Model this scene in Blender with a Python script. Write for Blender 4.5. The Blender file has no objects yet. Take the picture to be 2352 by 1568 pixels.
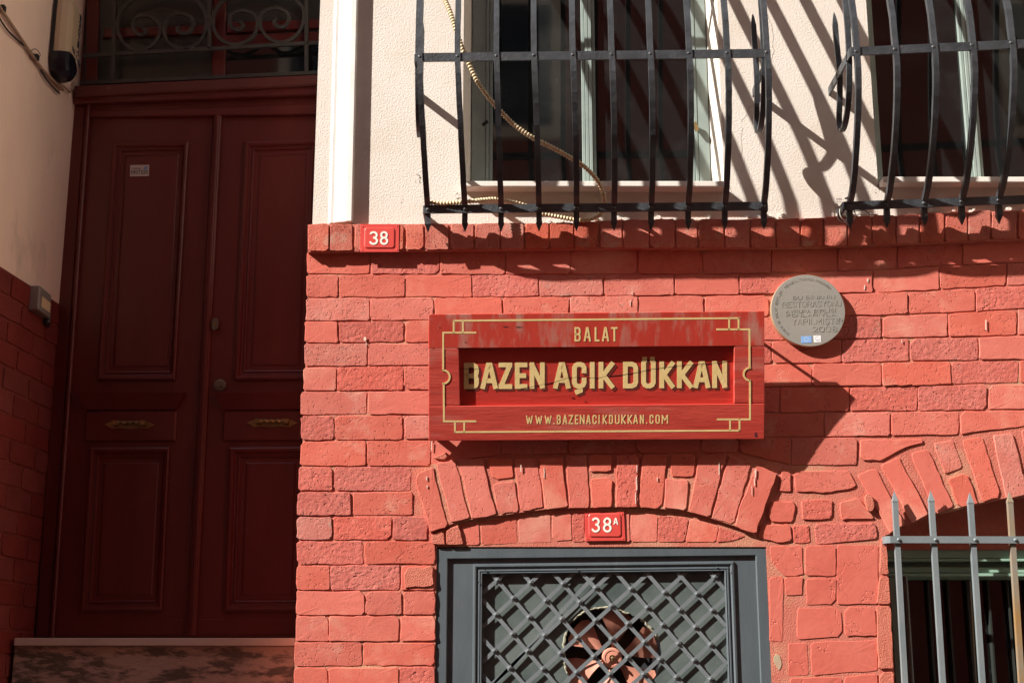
import bpy, math, random
from mathutils import Vector, Matrix
R = random.Random(7)
sc = bpy.context.scene
COL = sc.collection

# ------------------------------------------------------------------ camera, sky, sun, exposure
PITCH = math.radians(13.6)
CAM = Vector((0, -5.0, 1.6))
cam_d = bpy.data.cameras.new('camera'); cam = bpy.data.objects.new('camera', cam_d)
COL.objects.link(cam); sc.camera = cam
cam.location = CAM; cam.rotation_euler = (math.pi/2 + PITCH, 0, 0)
cam_d.sensor_width = 36; cam_d.lens = 36*3200/2352
cam_d.clip_start = .05; cam_d.clip_end = 500

SUN = Vector((2.05, 1.0, -1.66)).normalized()        # direction the light travels
elev = math.asin(-SUN.z)
w = bpy.data.worlds.new('World'); sc.world = w; w.use_nodes = True
nt = w.node_tree; bg = nt.nodes['Background']
sky = nt.nodes.new('ShaderNodeTexSky'); sky.sky_type = 'NISHITA'; sky.sun_disc = False
sky.sun_elevation = elev
sky.sun_rotation = math.atan2(-SUN.x, -SUN.y)
haze = nt.nodes.new('ShaderNodeMix'); haze.data_type = 'RGBA'; haze.blend_type = 'MULTIPLY'; haze.inputs[0].default_value = 1
haze.inputs[7].default_value = (1.18, 1.0, .84, 1)                 # warm hazy city sky
nt.links.new(sky.outputs[0], haze.inputs[6]); nt.links.new(haze.outputs[2], bg.inputs[0]); bg.inputs[1].default_value = .075
sd = bpy.data.lights.new('sun', 'SUN'); sun = bpy.data.objects.new('sun', sd); COL.objects.link(sun)
sd.energy = 5.0; sd.angle = math.radians(.53); sd.color = (1, .94, .87)
sun.rotation_euler = SUN.to_track_quat('-Z', 'Y').to_euler(); sun.location = (-6, -4, 9)
sc.view_settings.view_transform = 'Standard'; sc.view_settings.look = 'None'
sc.view_settings.gamma = 1; sc.view_settings.use_curve_mapping = False
sc.view_settings.exposure = 1.14
sc.render.engine = 'CYCLES'

# ------------------------------------------------------------------ geometry helpers
F = 3200.0
FW = Vector((0, math.cos(PITCH), math.sin(PITCH))); UP = Vector((0, -math.sin(PITCH), math.cos(PITCH)))
def ray(px, py): return FW*F + Vector((1, 0, 0))*(px-1176) + UP*(784-py)
class Plane:
    def __init__(s, p, n):
        s.p = Vector(p); s.n = Vector(n).normalized()
        if abs(s.n.x) > .9: s.u = Vector((0, 1, 0)) - s.n*s.n.y
        else: s.u = Vector((0, 0, 1)).cross(s.n); s.u = -s.u if s.u.x < 0 else s.u
        s.u.normalize(); s.v = s.n.cross(s.u); s.v = -s.v if s.v.z < 0 else s.v
    def at(s, px, py, d=0):
        r = ray(px, py); p = s.p + s.n*d
        return CAM + r*((p-CAM).dot(s.n)/r.dot(s.n))
    def uv(s, q): q = q - s.p; return (q.dot(s.u), q.dot(s.v))
    def w(s, u, v, d=0): return s.p + s.u*u + s.v*v + s.n*d
FAC = Plane((0, 0, 0), (0, -1, 0))
def at(px, py, y=0.0): return Plane((0, y, 0), (0, -1, 0)).at(px, py)

class MB:
    def __init__(s): s.v = []; s.f = []; s.smooth = False
    def add(s, vs, fs):
        o = len(s.v); s.v += [Vector(p) for p in vs]; s.f += [[i+o for i in f] for f in fs]
        return s
    def box(s, a, b):
        x0, x1 = sorted((a[0], b[0])); y0, y1 = sorted((a[1], b[1])); z0, z1 = sorted((a[2], b[2]))
        vs = [(x, y, z) for z in (z0, z1) for y in (y0, y1) for x in (x0, x1)]
        return s.add(vs, [(0,2,3,1),(4,5,7,6),(0,1,5,4),(2,6,7,3),(0,4,6,2),(1,3,7,5)])
    def loft(s, rings, cap0=False, cap1=True, close=True):
        n = len(rings[0]); vs = [p for r in rings for p in r]; fs = []
        for k in range(len(rings)-1):
            for i in range(n if close else n-1):
                j = (i+1) % n
                fs.append((k*n+i, k*n+j, (k+1)*n+j, (k+1)*n+i))
        if cap1: fs.append([(len(rings)-1)*n+i for i in range(n)])
        if cap0: fs.append([i for i in reversed(range(n))])
        return s.add(vs, fs)
    def sweep(s, path, side, w, t, scales=None):
        side = Vector(side).normalized(); rings = []
        for i, p in enumerate(path):
            p = Vector(p); a = Vector(path[max(i-1, 0)]); b = Vector(path[min(i+1, len(path)-1)])
            T = (b-a).normalized(); N = T.cross(side).normalized(); S2 = N.cross(T).normalized()
            k = scales[i] if scales else 1
            rings.append([p + S2*w*k*a_/2 + N*t*k*b_/2 for a_, b_ in ((-1,-1),(1,-1),(1,1),(-1,1))])
        return s.loft(rings, True, True)
    def tube(s, path, r, n=8, radii=None):
        rings = []; prev = None
        for i, p in enumerate(path):
            p = Vector(p); a = Vector(path[max(i-1, 0)]); b = Vector(path[min(i+1, len(path)-1)])
            T = (b-a).normalized()
            if prev is None: prev = T.cross(Vector((0, 0, 1))) if abs(T.z) < .9 else T.cross(Vector((0, 1, 0)))
            N = (prev - T*prev.dot(T)).normalized(); prev = N; B = T.cross(N)
            q = radii[i] if radii else r
            rings.append([p + (N*math.cos(2*math.pi*k/n) + B*math.sin(2*math.pi*k/n))*q for k in range(n)])
        return s.loft(rings, True, True)
    def disc(s, c, n, u, prof, seg=24):          # lathe about axis n: prof = [(radius, height)]
        c = Vector(c); n = Vector(n).normalized(); u = Vector(u).normalized(); v = n.cross(u)
        rings = [[c + (u*math.cos(2*math.pi*k/seg) + v*math.sin(2*math.pi*k/seg))*r + n*h for k in range(seg)] for r, h in prof]
        return s.loft(rings, False, True)

def link(name, mb, mat, parent=None, smooth=False, bevel=0):
    me = bpy.data.meshes.new(name)
    off = Vector((0, 0, 0)); p = parent
    while p is not None: off += p.location; p = p.parent
    me.from_pydata([tuple(q-off) for q in mb.v], [], mb.f); me.update()
    import bmesh
    bm = bmesh.new(); bm.from_mesh(me); bmesh.ops.recalc_face_normals(bm, faces=bm.faces); bm.to_mesh(me); bm.free()
    if smooth:
        for f in me.polygons: f.use_smooth = True
    if mat: me.materials.append(mat)
    o = bpy.data.objects.new(name, me); COL.objects.link(o)
    if parent: o.parent = parent
    if bevel:
        m = o.modifiers.new('bevel', 'BEVEL'); m.width = bevel; m.segments = 2; m.limit_method = 'ANGLE'
    return o
def inst(src, loc, parent):
    o = src.copy(); COL.objects.link(o); o.parent = parent; o.location = src.location + Vector(loc); return o
def thing(name, label, cat, loc, group=None):
    o = bpy.data.objects.new(name, None); COL.objects.link(o); o.location = loc
    o.empty_display_size = .1; o['label'] = label; o['category'] = cat
    if group: o['group'] = group
    bpy.context.view_layer.update()
    return o
def tag(o, label, cat=None):
    o['label'] = label
    if cat: o['category'] = cat
    return o

def inset2(poly, d):
    n = len(poly); out = []
    area = sum(poly[i][0]*poly[(i+1)%n][1]-poly[(i+1)%n][0]*poly[i][1] for i in range(n))
    sg = 1 if area > 0 else -1
    for i in range(n):
        p0, p1, p2 = poly[i-1], poly[i], poly[(i+1)%n]
        e1 = (p1[0]-p0[0], p1[1]-p0[1]); e2 = (p2[0]-p1[0], p2[1]-p1[1])
        l1 = math.hypot(*e1) or 1e-9; l2 = math.hypot(*e2) or 1e-9
        n1 = (-e1[1]/l1*sg, e1[0]/l1*sg); n2 = (-e2[1]/l2*sg, e2[0]/l2*sg)
        mx, my = n1[0]+n2[0], n1[1]+n2[1]; k = max(mx*n1[0]+my*n1[1], .5)
        out.append((p1[0]+mx*d/k, p1[1]+my*d/k))
    return out
def prism_uv(mb, P, poly, d0, d1, bev=0.0):
    rings = [[P.w(u, v, d0) for u, v in poly]]
    if bev:
        rings.append([P.w(u, v, d1-bev) for u, v in poly])
        rings.append([P.w(u, v, d1) for u, v in inset2(poly, bev)])
    else: rings.append([P.w(u, v, d1) for u, v in poly])
    mb.loft(rings, False, True); return mb
def px2uv(P, pts, d=0): return [P.uv(P.at(x, y, d)) for x, y in pts]
def prism(mb, P, pts, d0, d1, bev=0.0): return prism_uv(mb, P, px2uv(P, pts, d1), d0, d1, bev)
def rect(x0, y0, x1, y1): return [(x0, y0), (x1, y0), (x1, y1), (x0, y1)]
def moulding(mb, P, outer, inner, prof, d=0):      # outer/inner quads in px; prof = [(t, depth)] from outer to inner
    A = px2uv(P, outer, d); B = px2uv(P, inner, d)
    rings = [[P.w(a[0]+(b[0]-a[0])*t, a[1]+(b[1]-a[1])*t, h) for a, b in zip(A, B)] for t, h in prof]
    mb.loft(rings, False, False); return mb
def crop(x0, y0, w, outw):                          # maps points read off an enlarged view to the common picture grid
    k = w/outw*.57422
    return lambda *pts: [(x0*.57422+x*k, y0*.57422+y*k) for x, y in pts]

# ------------------------------------------------------------------ materials
def mat(name, c1, c2=None, rough=.6, metal=0, scale=6, bump=.0, bscale=60, bdist=.002, spec=.5, c3=None, c3scale=2, c3lo=.62, c3hi=.7, rnd=0, stretch=None, pits=0, pscale=120, detail=6, crk=0):
    m = bpy.data.materials.new(name); m.use_nodes = True; t = m.node_tree; N = t.nodes; L = t.links
    b = N['Principled BSDF']; b.inputs['Roughness'].default_value = rough; b.inputs['Metallic'].default_value = metal
    b.inputs['Specular IOR Level'].default_value = spec
    geo = N.new('ShaderNodeNewGeometry'); pos = geo.outputs['Position']
    if stretch:
        mp = N.new('ShaderNodeMapping'); mp.inputs['Scale'].default_value = stretch; L.new(pos, mp.inputs[0]); pos = mp.outputs[0]
    def noise(sc_, det=detail, r=.6, p=pos):
        n = N.new('ShaderNodeTexNoise'); n.inputs['Scale'].default_value = sc_; n.inputs['Detail'].default_value = det
        n.inputs['Roughness'].default_value = r; L.new(p, n.inputs['Vector']); return n
    def ramp(inp, lo, hi):
        r = N.new('ShaderNodeMapRange'); r.inputs[1].default_value = lo; r.inputs[2].default_value = hi; L.new(inp, r.inputs[0]); return r.outputs[0]
    def mix(f, a, bb):
        x = N.new('ShaderNodeMix'); x.data_type = 'RGBA'
        if hasattr(f, 'links'): L.new(f, x.inputs[0])
        else: x.inputs[0].default_value = f
        for k, q in ((6, a), (7, bb)):
            if hasattr(q, 'links'): L.new(q, x.inputs[k])
            else: x.inputs[k].default_value = (*q, 1)
        return x.outputs[2]
    out = None
    if c2:
        out = mix(ramp(noise(scale).outputs[0], .32, .68), c1, c2)
    else:
        out = mix(0.0, c1, c1)
    if c3:
        out = mix(ramp(noise(c3scale, 8, .65).outputs[0], c3lo, c3hi), out, c3)
    if rnd:
        oi = N.new('ShaderNodeObjectInfo'); h = N.new('ShaderNodeHueSaturation')
        r = N.new('ShaderNodeMapRange'); r.inputs[3].default_value = 1-rnd; r.inputs[4].default_value = 1+rnd; L.new(oi.outputs['Random'], r.inputs[0])
        L.new(r.outputs[0], h.inputs['Value'])
        mu = N.new('ShaderNodeMath'); mu.operation = 'FRACT'; m2 = N.new('ShaderNodeMath'); m2.operation = 'MULTIPLY'; m2.inputs[1].default_value = 7.3
        L.new(oi.outputs['Random'], m2.inputs[0]); L.new(m2.outputs[0], mu.inputs[0])
        r2 = N.new('ShaderNodeMapRange'); r2.inputs[3].default_value = 1-rnd*.8; r2.inputs[4].default_value = 1+rnd*.4; L.new(mu.outputs[0], r2.inputs[0])
        L.new(r2.outputs[0], h.inputs['Saturation']); L.new(out, h.inputs['Color']); out = h.outputs[0]
    L.new(out, b.inputs['Base Color'])
    nrm = None
    if bump:
        n1 = noise(bscale, 5, .6)
        bp = N.new('ShaderNodeBump'); bp.inputs['Strength'].default_value = bump; bp.inputs['Distance'].default_value = bdist
        L.new(n1.outputs[0], bp.inputs['Height']); nrm = bp.outputs[0]
    if pits:
        vo = N.new('ShaderNodeTexNoise'); vo.inputs['Scale'].default_value = pscale; vo.inputs['Detail'].default_value = 2; L.new(pos, vo.inputs['Vector'])
        gate = noise(14, 3, .6)
        ad = N.new('ShaderNodeMath'); ad.operation = 'ADD'; L.new(ramp(vo.outputs[0], .62, .74), ad.inputs[0])
        mu2 = N.new('ShaderNodeMath'); mu2.operation = 'MULTIPLY'; L.new(ramp(vo.outputs[0], .6, .7), mu2.inputs[0]); L.new(ramp(gate.outputs[0], .4, .62), mu2.inputs[1])
        bp2 = N.new('ShaderNodeBump'); bp2.invert = True; bp2.inputs['Strength'].default_value = pits; bp2.inputs['Distance'].default_value = .006
        L.new(mu2.outputs[0], bp2.inputs['Height'])
        if nrm: L.new(nrm, bp2.inputs['Normal'])
        nrm = bp2.outputs[0]
    if crk:
        vo = N.new('ShaderNodeTexVoronoi'); vo.feature = 'DISTANCE_TO_EDGE'; vo.inputs['Scale'].default_value = 3.2
        wn = noise(7, 4); va = N.new('ShaderNodeVectorMath'); va.operation = 'MULTIPLY_ADD'; L.new(wn.outputs['Color'], va.inputs[0]); va.inputs[1].default_value = (.25,.25,.25); L.new(pos, va.inputs[2])
        L.new(va.outputs[0], vo.inputs['Vector'])
        bp3 = N.new('ShaderNodeBump'); bp3.inputs['Strength'].default_value = crk; bp3.inputs['Distance'].default_value = .004
        L.new(ramp(vo.outputs[0], 0, .006), bp3.inputs['Height'])
        if nrm: L.new(nrm, bp3.inputs['Normal'])
        nrm = bp3.outputs[0]
    if nrm: L.new(nrm, b.inputs['Normal'])
    m['nodes'] = 1
    return m

M = {}
M['brick'] = mat('painted_brick', (.50, .112, .078), (.56, .150, .108), .82, scale=9, spec=.2, bump=.25, bscale=80, bdist=.003, c3=(.60, .28, .21), c3scale=6, c3lo=.56, c3hi=.76, rnd=.07, pits=.8, pscale=120)
M['brick_pitted'] = mat('pitted_painted_brick', (.46, .100, .074), (.54, .144, .110), .85, scale=14, spec=.15, bump=.8, bscale=60, bdist=.005, c3=(.46, .17, .125), c3scale=18, c3lo=.60, c3hi=.72, rnd=.07, pits=1, pscale=85)
M['brick_smooth'] = mat('smooth_painted_brick', (.52, .110, .075), (.565, .140, .098), .75, scale=5, spec=.3, bump=.25, bscale=35, bdist=.003, c3=(.62, .24, .17), c3scale=4, c3lo=.52, c3hi=.7, rnd=.06, pits=.35, pscale=150)
M['brick_worn'] = mat('worn_faded_brick', (.50, .135, .102), (.54, .20, .155), .85, scale=12, spec=.15, bump=.5, bscale=90, bdist=.004, c3=(.40, .25, .20), c3scale=16, c3lo=.60, c3hi=.72, rnd=.08, pits=.8, pscale=110)
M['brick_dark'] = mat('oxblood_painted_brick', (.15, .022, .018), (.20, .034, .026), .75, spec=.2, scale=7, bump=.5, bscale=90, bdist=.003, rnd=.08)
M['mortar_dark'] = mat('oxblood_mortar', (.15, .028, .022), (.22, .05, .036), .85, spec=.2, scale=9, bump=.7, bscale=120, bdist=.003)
M['mortar'] = mat('red_mortar', (.47, .125, .090), (.53, .18, .130), .85, spec=.2, scale=14, bump=1, bscale=190, bdist=.0035, c3=(.52, .29, .18), c3scale=2.6, c3lo=.5, c3hi=.66)
M['ledge_brick'] = mat('ledge_brick', (.46, .100, .064), (.54, .15, .10), .8, spec=.2, scale=12, bump=.7, bscale=150, bdist=.003, c3=(.50, .25, .18), c3scale=9, c3lo=.56, c3hi=.68, rnd=.12, pits=1, pscale=140)
M['rough_red'] = mat('rough_red_render', (.48, .115, .072), (.56, .17, .11), .8, scale=10, bump=1, bscale=230, bdist=.006)
M['patch_red'] = mat('smooth_red_patch', (.50, .108, .076), (.56, .146, .106), .75, spec=.25, scale=4, bump=.35, bscale=40, bdist=.003, crk=.5)
M['plaster'] = mat('cream_plaster', (.655, .59, .52), (.71, .65, .58), .85, scale=3, bump=.75, bscale=150, bdist=.0035, c3=(.60, .51, .42), c3scale=4, c3lo=.50, c3hi=.80, detail=4)
M['plaster_old'] = mat('stained_plaster', (.86, .66, .52), (.78, .58, .46), .9, scale=3, bump=.5, bscale=60, bdist=.004, c3=(.46, .36, .28), c3scale=4, c3lo=.56, c3hi=.78, stretch=(1, 1, .5))
M['white'] = mat('white_stucco_trim', (.74, .72, .685), (.66, .63, .585), .75, scale=7, bump=.35, bscale=120, bdist=.002)
M['iron'] = mat('black_iron_paint', (.024, .027, .031), (.052, .058, .066), .42, metal=.0, scale=20, bump=.7, bscale=80, bdist=.003, spec=.6, c3=(.09, .055, .035), c3scale=25, c3lo=.64, c3hi=.74)
M['iron_grey'] = mat('grey_iron_paint', (.15, .18, .19), (.19, .215, .225), .45, scale=8, bump=.3, bscale=120, bdist=.0015)
M['iron_dull'] = mat('dusty_dark_iron', (.05, .048, .04), (.075, .07, .06), .6, scale=20, bump=.3, bscale=110, bdist=.002)
M['iron_rust'] = mat('rusty_iron_paint', (.20, .20, .18), (.26, .15, .055), .55, scale=5, bump=.3, bscale=120, bdist=.0015)
M['door_grey'] = mat('slate_grey_paint', (.068, .086, .098), (.090, .108, .120), .42, scale=6, bump=.25, bscale=90, bdist=.002, c3=(.17, .18, .18), c3scale=4, c3lo=.62, c3hi=.85, stretch=(1.4, 1, .35))
M['lattice'] = mat('lattice_grey_paint', (.13, .15, .16), (.165, .185, .195), .42, scale=6, bump=.25, bscale=90, bdist=.002)
M['board'] = mat('dusty_board', (.055, .075, .072), (.12, .145, .135), .5, scale=5, bump=.15, bscale=60, c3=(.17, .20, .17), c3scale=7, c3lo=.6, c3hi=.9)
M['doorred'] = mat('oxblood_door_paint', (.118, .016, .013), (.155, .024, .019), .36, scale=6, bump=.3, bscale=70, bdist=.002, stretch=(1, 1, .3), c3=(.20, .05, .035), c3scale=9, c3lo=.62, c3hi=.85)
M['transom_red'] = mat('worn_red_transom', (.15, .032, .024), (.13, .028, .021), .5, scale=7, bump=.2, bscale=60, c3=(.32, .14, .09), c3scale=9)
M['sign'] = mat('weathered_red_sign', (.40, .030, .019), (.50, .055, .036), .55, scale=12, bump=.6, bscale=40, bdist=.003, c3=(.48, .17, .13), c3scale=9, c3lo=.56, c3hi=.80, stretch=(.22, 1, 1.6))
M['sign_top'] = mat('streaked_red_sign', (.43, .030, .017), (.50, .043, .024), .5, scale=5, bump=.4, bscale=34, bdist=.002, c3=(.42, .20, .155), c3scale=16, c3lo=.50, c3hi=.68, stretch=(1, 1, .16))
M['sign_panel'] = mat('red_sign_panel', (.40, .020, .013), (.49, .038, .024), .5, scale=12, bump=.5, bscale=40, bdist=.003, stretch=(.2, 1, 1.5))
M['gold'] = mat('cream_gold_lettering', (.78, .60, .27), (.70, .52, .22), .5, scale=14, bump=.3, bscale=120)
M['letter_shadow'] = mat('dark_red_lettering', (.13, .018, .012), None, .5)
M['plate'] = mat('red_enamel_plate', (.58, .060, .050), (.62, .075, .06), .35, scale=9, bump=.1, bscale=60)
M['enamel'] = mat('white_enamel', (.82, .79, .70), None, .3)
M['bronze'] = mat('grey_bronze_disc', (.235, .225, .20), (.28, .265, .235), .55, metal=.1, scale=6, bump=.15, bscale=60, c3=(.50, .20, .14), c3scale=9, c3lo=.62, c3hi=.72)
M['bronze_edge'] = mat('worn_bronze_edge', (.50, .38, .22), None, .4, metal=.6)
M['flag_blue'] = mat('pale_blue_flag', (.20, .36, .66), None, .5)
M['flag_yellow'] = mat('flag_star_yellow', (.85, .80, .45), None, .5)
M['badge_white'] = mat('white_badge', (.80, .78, .76), None, .5)
M['badge_grey'] = mat('grey_badge_mark', (.42, .46, .56), None, .5)
M['glass'] = mat('dark_window_glass', (.008, .009, .009), (.011, .012, .012), .04, spec=.9, scale=3, c3=(.045, .046, .043), c3scale=2.2, c3lo=.5, c3hi=.9)
M['glass_cloudy'] = mat('cloudy_pane', (.035, .040, .034), (.045, .05, .044), .35, scale=10, spec=.5)
M['frame_grey'] = mat('grey_green_frame', (.28, .34, .31), (.22, .27, .25), .45, scale=10, bump=.15, bscale=70)
M['frame_green'] = mat('sage_green_frame', (.22, .36, .27), (.26, .40, .31), .5, scale=9, bump=.15, bscale=70)
M['shutter'] = mat('dark_shutter', (.030, .034, .030), (.045, .05, .042), .5, scale=9)
M['sill'] = mat('white_stone_sill', (.74, .70, .64), (.66, .60, .54), .6, scale=12, bump=.3, bscale=80)
M['hose'] = mat('beige_corrugated_plastic', (.66, .54, .33), (.58, .46, .27), .6, scale=20)
M['marble'] = mat('pale_stone_step', (.76, .60, .48), (.66, .50, .40), .6, scale=6, bump=.3, bscale=60)
M['riser'] = mat('stained_stone_riser', (.62, .43, .33), (.50, .35, .27), .8, scale=5, bump=.7, bscale=70, bdist=.006, c3=(.17, .125, .095), c3scale=17, c3lo=.46, c3hi=.57, stretch=(.5, 1, 1.7), detail=10)
M['brass'] = mat('aged_brass', (.42, .27, .11), (.20, .15, .07), .35, metal=.8, scale=30)
M['plate_metal'] = mat('dull_lock_plate', (.20, .18, .13), None, .4, metal=.6)
M['plastic_beige'] = mat('beige_alarm_plastic', (.62, .48, .30), (.55, .42, .27), .4, scale=4)
M['plastic_navy'] = mat('navy_lens', (.006, .007, .016), None, .25)
M['plastic_black'] = mat('black_plastic', (.015, .015, .018), None, .4)
M['plastic_grey'] = mat('grey_metal_box', (.32, .29, .26), None, .45, metal=.3)
M['ink'] = mat('dark_ink', (.02, .02, .05), None, .5)
M['paper'] = mat('cream_paper', (.72, .55, .32), None, .6)
M['sticker'] = mat('sticker_paper', (.62, .56, .50), None, .5)
M['cable'] = mat('tan_cable', (.42, .28, .19), (.34, .22, .15), .5, scale=20)
M['cable_dark'] = mat('black_cable', (.02, .02, .02), None, .5)
M['fan'] = mat('salmon_fan_paint', (.62, .27, .19), (.52, .22, .15), .45, scale=8, bump=.15, bscale=70, c3=(.22, .12, .08), c3scale=12, c3lo=.5, c3hi=.75)  # darker blotches paint in the shadows that fall across the blades
M['dark'] = mat('dark_interior', (.01, .009, .008), None, .9)
M['foam'] = mat('ragged_tape', (.36, .34, .24), (.22, .22, .16), .8, scale=40, bump=.6, bscale=160, bdist=.004)
M['asphalt'] = mat('cobbled_street', (.09, .085, .08), (.13, .12, .11), .85, scale=8, bump=.5, bscale=18, bdist=.02)
M['opp_red'] = mat('deep_red_opposite_wall', (.23, .045, .03), (.27, .055, .04), .8, scale=5)
M['opp_cream'] = mat('cream_opposite_trim', (.74, .63, .50), None, .8)
M['yellow_stain'] = mat('ochre_stain', (.62, .42, .18), (.7, .55, .4), .8, scale=20)
M['dark_bar'] = mat('dark_glazing_bar', (.02, .025, .022), (.03, .036, .032), .5)
M['crack'] = mat('grey_crack', (.20, .16, .14), (.30, .24, .2), .9)
M['drip'] = mat('whitish_lime_drip', (.68, .56, .48), (.60, .40, .32), .85, scale=40)
M['chip'] = mat('pale_green_old_paint', (.36, .35, .22), (.48, .28, .2), .7, scale=30, bump=.4, bscale=90)

# ------------------------------------------------------------------ stroke lettering
def arc(cx, cy, rx, ry, a0, a1, n=8):
    return [(cx+rx*math.cos(math.radians(a0+(a1-a0)*i/n)), cy+ry*math.sin(math.radians(a0+(a1-a0)*i/n))) for i in range(n+1)]
O_ = arc(.5, .8, .5, .2, 0, 180, 6) + arc(.5, .2, .5, .2, 180, 360, 6) + [(1, .8)]
G = {
 'A': [[(0,0),(.42,1),(.58,1),(1,0)], [(.2,.27),(.8,.27)]],
 'B': [[(0,0),(0,1),(.68,1),(.92,.93),(1,.8),(1,.66),(.9,.55),(.75,.5),(0,.5)], [(.75,.5),(.92,.45),(1,.34),(1,.18),(.92,.06),(.68,0),(0,0)]],
 'C': [[(1,.70),(1,.86),(.85,.97),(.65,1),(.35,1),(.12,.95),(0,.84),(0,.16),(.12,.05),(.35,0),(.65,0),(.88,.05),(1,.16),(1,.30)]],
 'D': [[(0,0),(0,1),(.62,1),(.9,.94),(1,.82),(1,.18),(.9,.06),(.62,0),(0,0)]],
 'E': [[(1,1),(0,1),(0,0),(1,0)], [(0,.5),(.85,.5)]],
 'F': [[(1,1),(0,1),(0,0)], [(0,.5),(.85,.5)]],
 'G': [[(1,.75),(.95,.95),(.7,1),(.3,1),(0,.85),(0,.15),(.3,0),(.7,0),(1,.15),(1,.48),(.55,.48)]],
 'H': [[(0,0),(0,1)], [(1,0),(1,1)], [(0,.5),(1,.5)]],
 'I': [[(.5,0),(.5,1)]],
 'K': [[(0,0),(0,1)], [(1,1),(.22,.5),(1,0)]],
 'L': [[(0,1),(0,0),(1,0)]],
 'M': [[(0,0),(0,1),(.5,.35),(1,1),(1,0)]],
 'N': [[(0,0),(0,1)], [(.02,.98),(.98,.02)], [(1,0),(1,1)]],
 'O': [O_], '0': [O_],
 'P': [[(0,0),(0,1),(.7,1),(1,.9),(1,.55),(.7,.45),(0,.45)]],
 'R': [[(0,0),(0,1),(.7,1),(1,.9),(1,.6),(.7,.5),(0,.5)], [(.6,.5),(1,0)]],
 'S': [[(1,.8),(.9,.96),(.65,1),(.3,1),(.05,.92),(0,.75),(.1,.58),(.5,.5),(.9,.42),(1,.25),(.95,.08),(.7,0),(.3,0),(.08,.05),(0,.2)]],
 'T': [[(0,1),(1,1)], [(.5,1),(.5,0)]],
 'U': [[(0,1),(0,.16),(.12,.05),(.35,0),(.65,0),(.88,.05),(1,.16),(1,1)]],
 'V': [[(0,1),(.5,0),(1,1)]],
 'W': [[(0,1),(.25,0),(.5,.8),(.75,0),(1,1)]],
 'Y': [[(0,1),(.5,.5),(1,1)], [(.5,.5),(.5,0)]],
 'Z': [[(0,1),(1,1),(0,0),(1,0)]],
 '.': [[(.5,-.0),(.5,.02)]],
 '1': [[(.2,.8),(.6,1),(.6,0)]],
 '2': [arc(.5,.74,.5,.26,170,0,7)+[(.95,.55),(0,0),(1,0)]],
 '3': [arc(.46,.76,.48,.24,160,-90,10)[:-1]+[(.45,.52)]+arc(.46,.26,.52,.26,85,-165,10)],
 '4': [[(.75,0),(.75,1),(0,.3),(1,.3)]],
 '6': [[(.9,.9),(.5,1),(.05,.7),(0,.3)]+arc(.5,.28,.5,.28,180,-180,12)],
 '7': [[(0,1),(1,1),(.35,0)]],
 '8': [arc(.5,.76,.44,.24,-90,270,14), arc(.5,.26,.5,.26,90,450,14)],
 '9': [arc(.5,.7,.5,.3,0,360,12)+[(1,.5),(.7,0)]],
}
G['Ç'] = G['C'] + [[(.62,-.06),(.62,-.20),(.3,-.26)]]
G['Ş'] = G['S'] + [[(.6,-.08),(.6,-.22),(.4,-.28)]]
G['Ü'] = G['U'] + [[(.1,1.19),(.1,1.22)], [(.9,1.19),(.9,1.22)]]
G['İ'] = G['I'] + [[(.5,1.22),(.5,1.26)]]
G['Ğ'] = G['G'] + [[(.3,1.22),(.7,1.22)]]
def ribbon(mb, pts, sw, P, d0, d1, cap=.5, uvmode=False):
    """a flat painted or embossed stroke of width sw (metres) along pts (plane uv)"""
    q = [pts[0]]
    for p in pts[1:]:
        if math.hypot(p[0]-q[-1][0], p[1]-q[-1][1]) > 1e-7: q.append(p)
    closed = math.hypot(q[0][0]-q[-1][0], q[0][1]-q[-1][1]) < sw*.3 and len(q) > 4
    if len(q) < 2: return
    if closed: q = q[:-1]
    n = len(q)
    if not closed and cap:
        for i, j in ((0, 1), (n-1, n-2)):
            dx, dy = q[i][0]-q[j][0], q[i][1]-q[j][1]; l = math.hypot(dx, dy)
            q[i] = (q[i][0]+dx/l*sw*cap, q[i][1]+dy/l*sw*cap)
    L_, R_ = [], []
    for i in range(n):
        a = q[i-1] if (closed or i) else q[i]; b = q[(i+1) % n] if (closed or i < n-1) else q[i]; c = q[i]
        def nr(p, r):
            dx, dy = r[0]-p[0], r[1]-p[1]; l = math.hypot(dx, dy) or 1; return (-dy/l, dx/l)
        n1 = nr(a, c) if a != c else nr(c, b); n2 = nr(c, b) if b != c else n1
        mx, my = n1[0]+n2[0], n1[1]+n2[1]; l = math.hypot(mx, my) or 1; mx, my = mx/l, my/l
        k = 1/max(mx*n1[0]+my*n1[1], .55)
        L_.append((c[0]+mx*sw/2*k, c[1]+my*sw/2*k)); R_.append((c[0]-mx*sw/2*k, c[1]-my*sw/2*k))
    rings = [[P.w(*L_[i], d0), P.w(*L_[i], d1), P.w(*R_[i], d1), P.w(*R_[i], d0)] for i in range(n)]
    if closed: rings.append(rings[0])
    vs = [p for r in rings for p in r]; fs = []
    for k in range(len(rings)-1):
        for i in range(3): fs.append((k*4+i, k*4+i+1, k*4+4+i+1, k*4+4+i))
    if not closed:
        fs.append((0, 1, 2, 3)); m_ = (len(rings)-1)*4; fs.append((m_+3, m_+2, m_+1, m_))
    mb.add(vs, fs)
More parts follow.
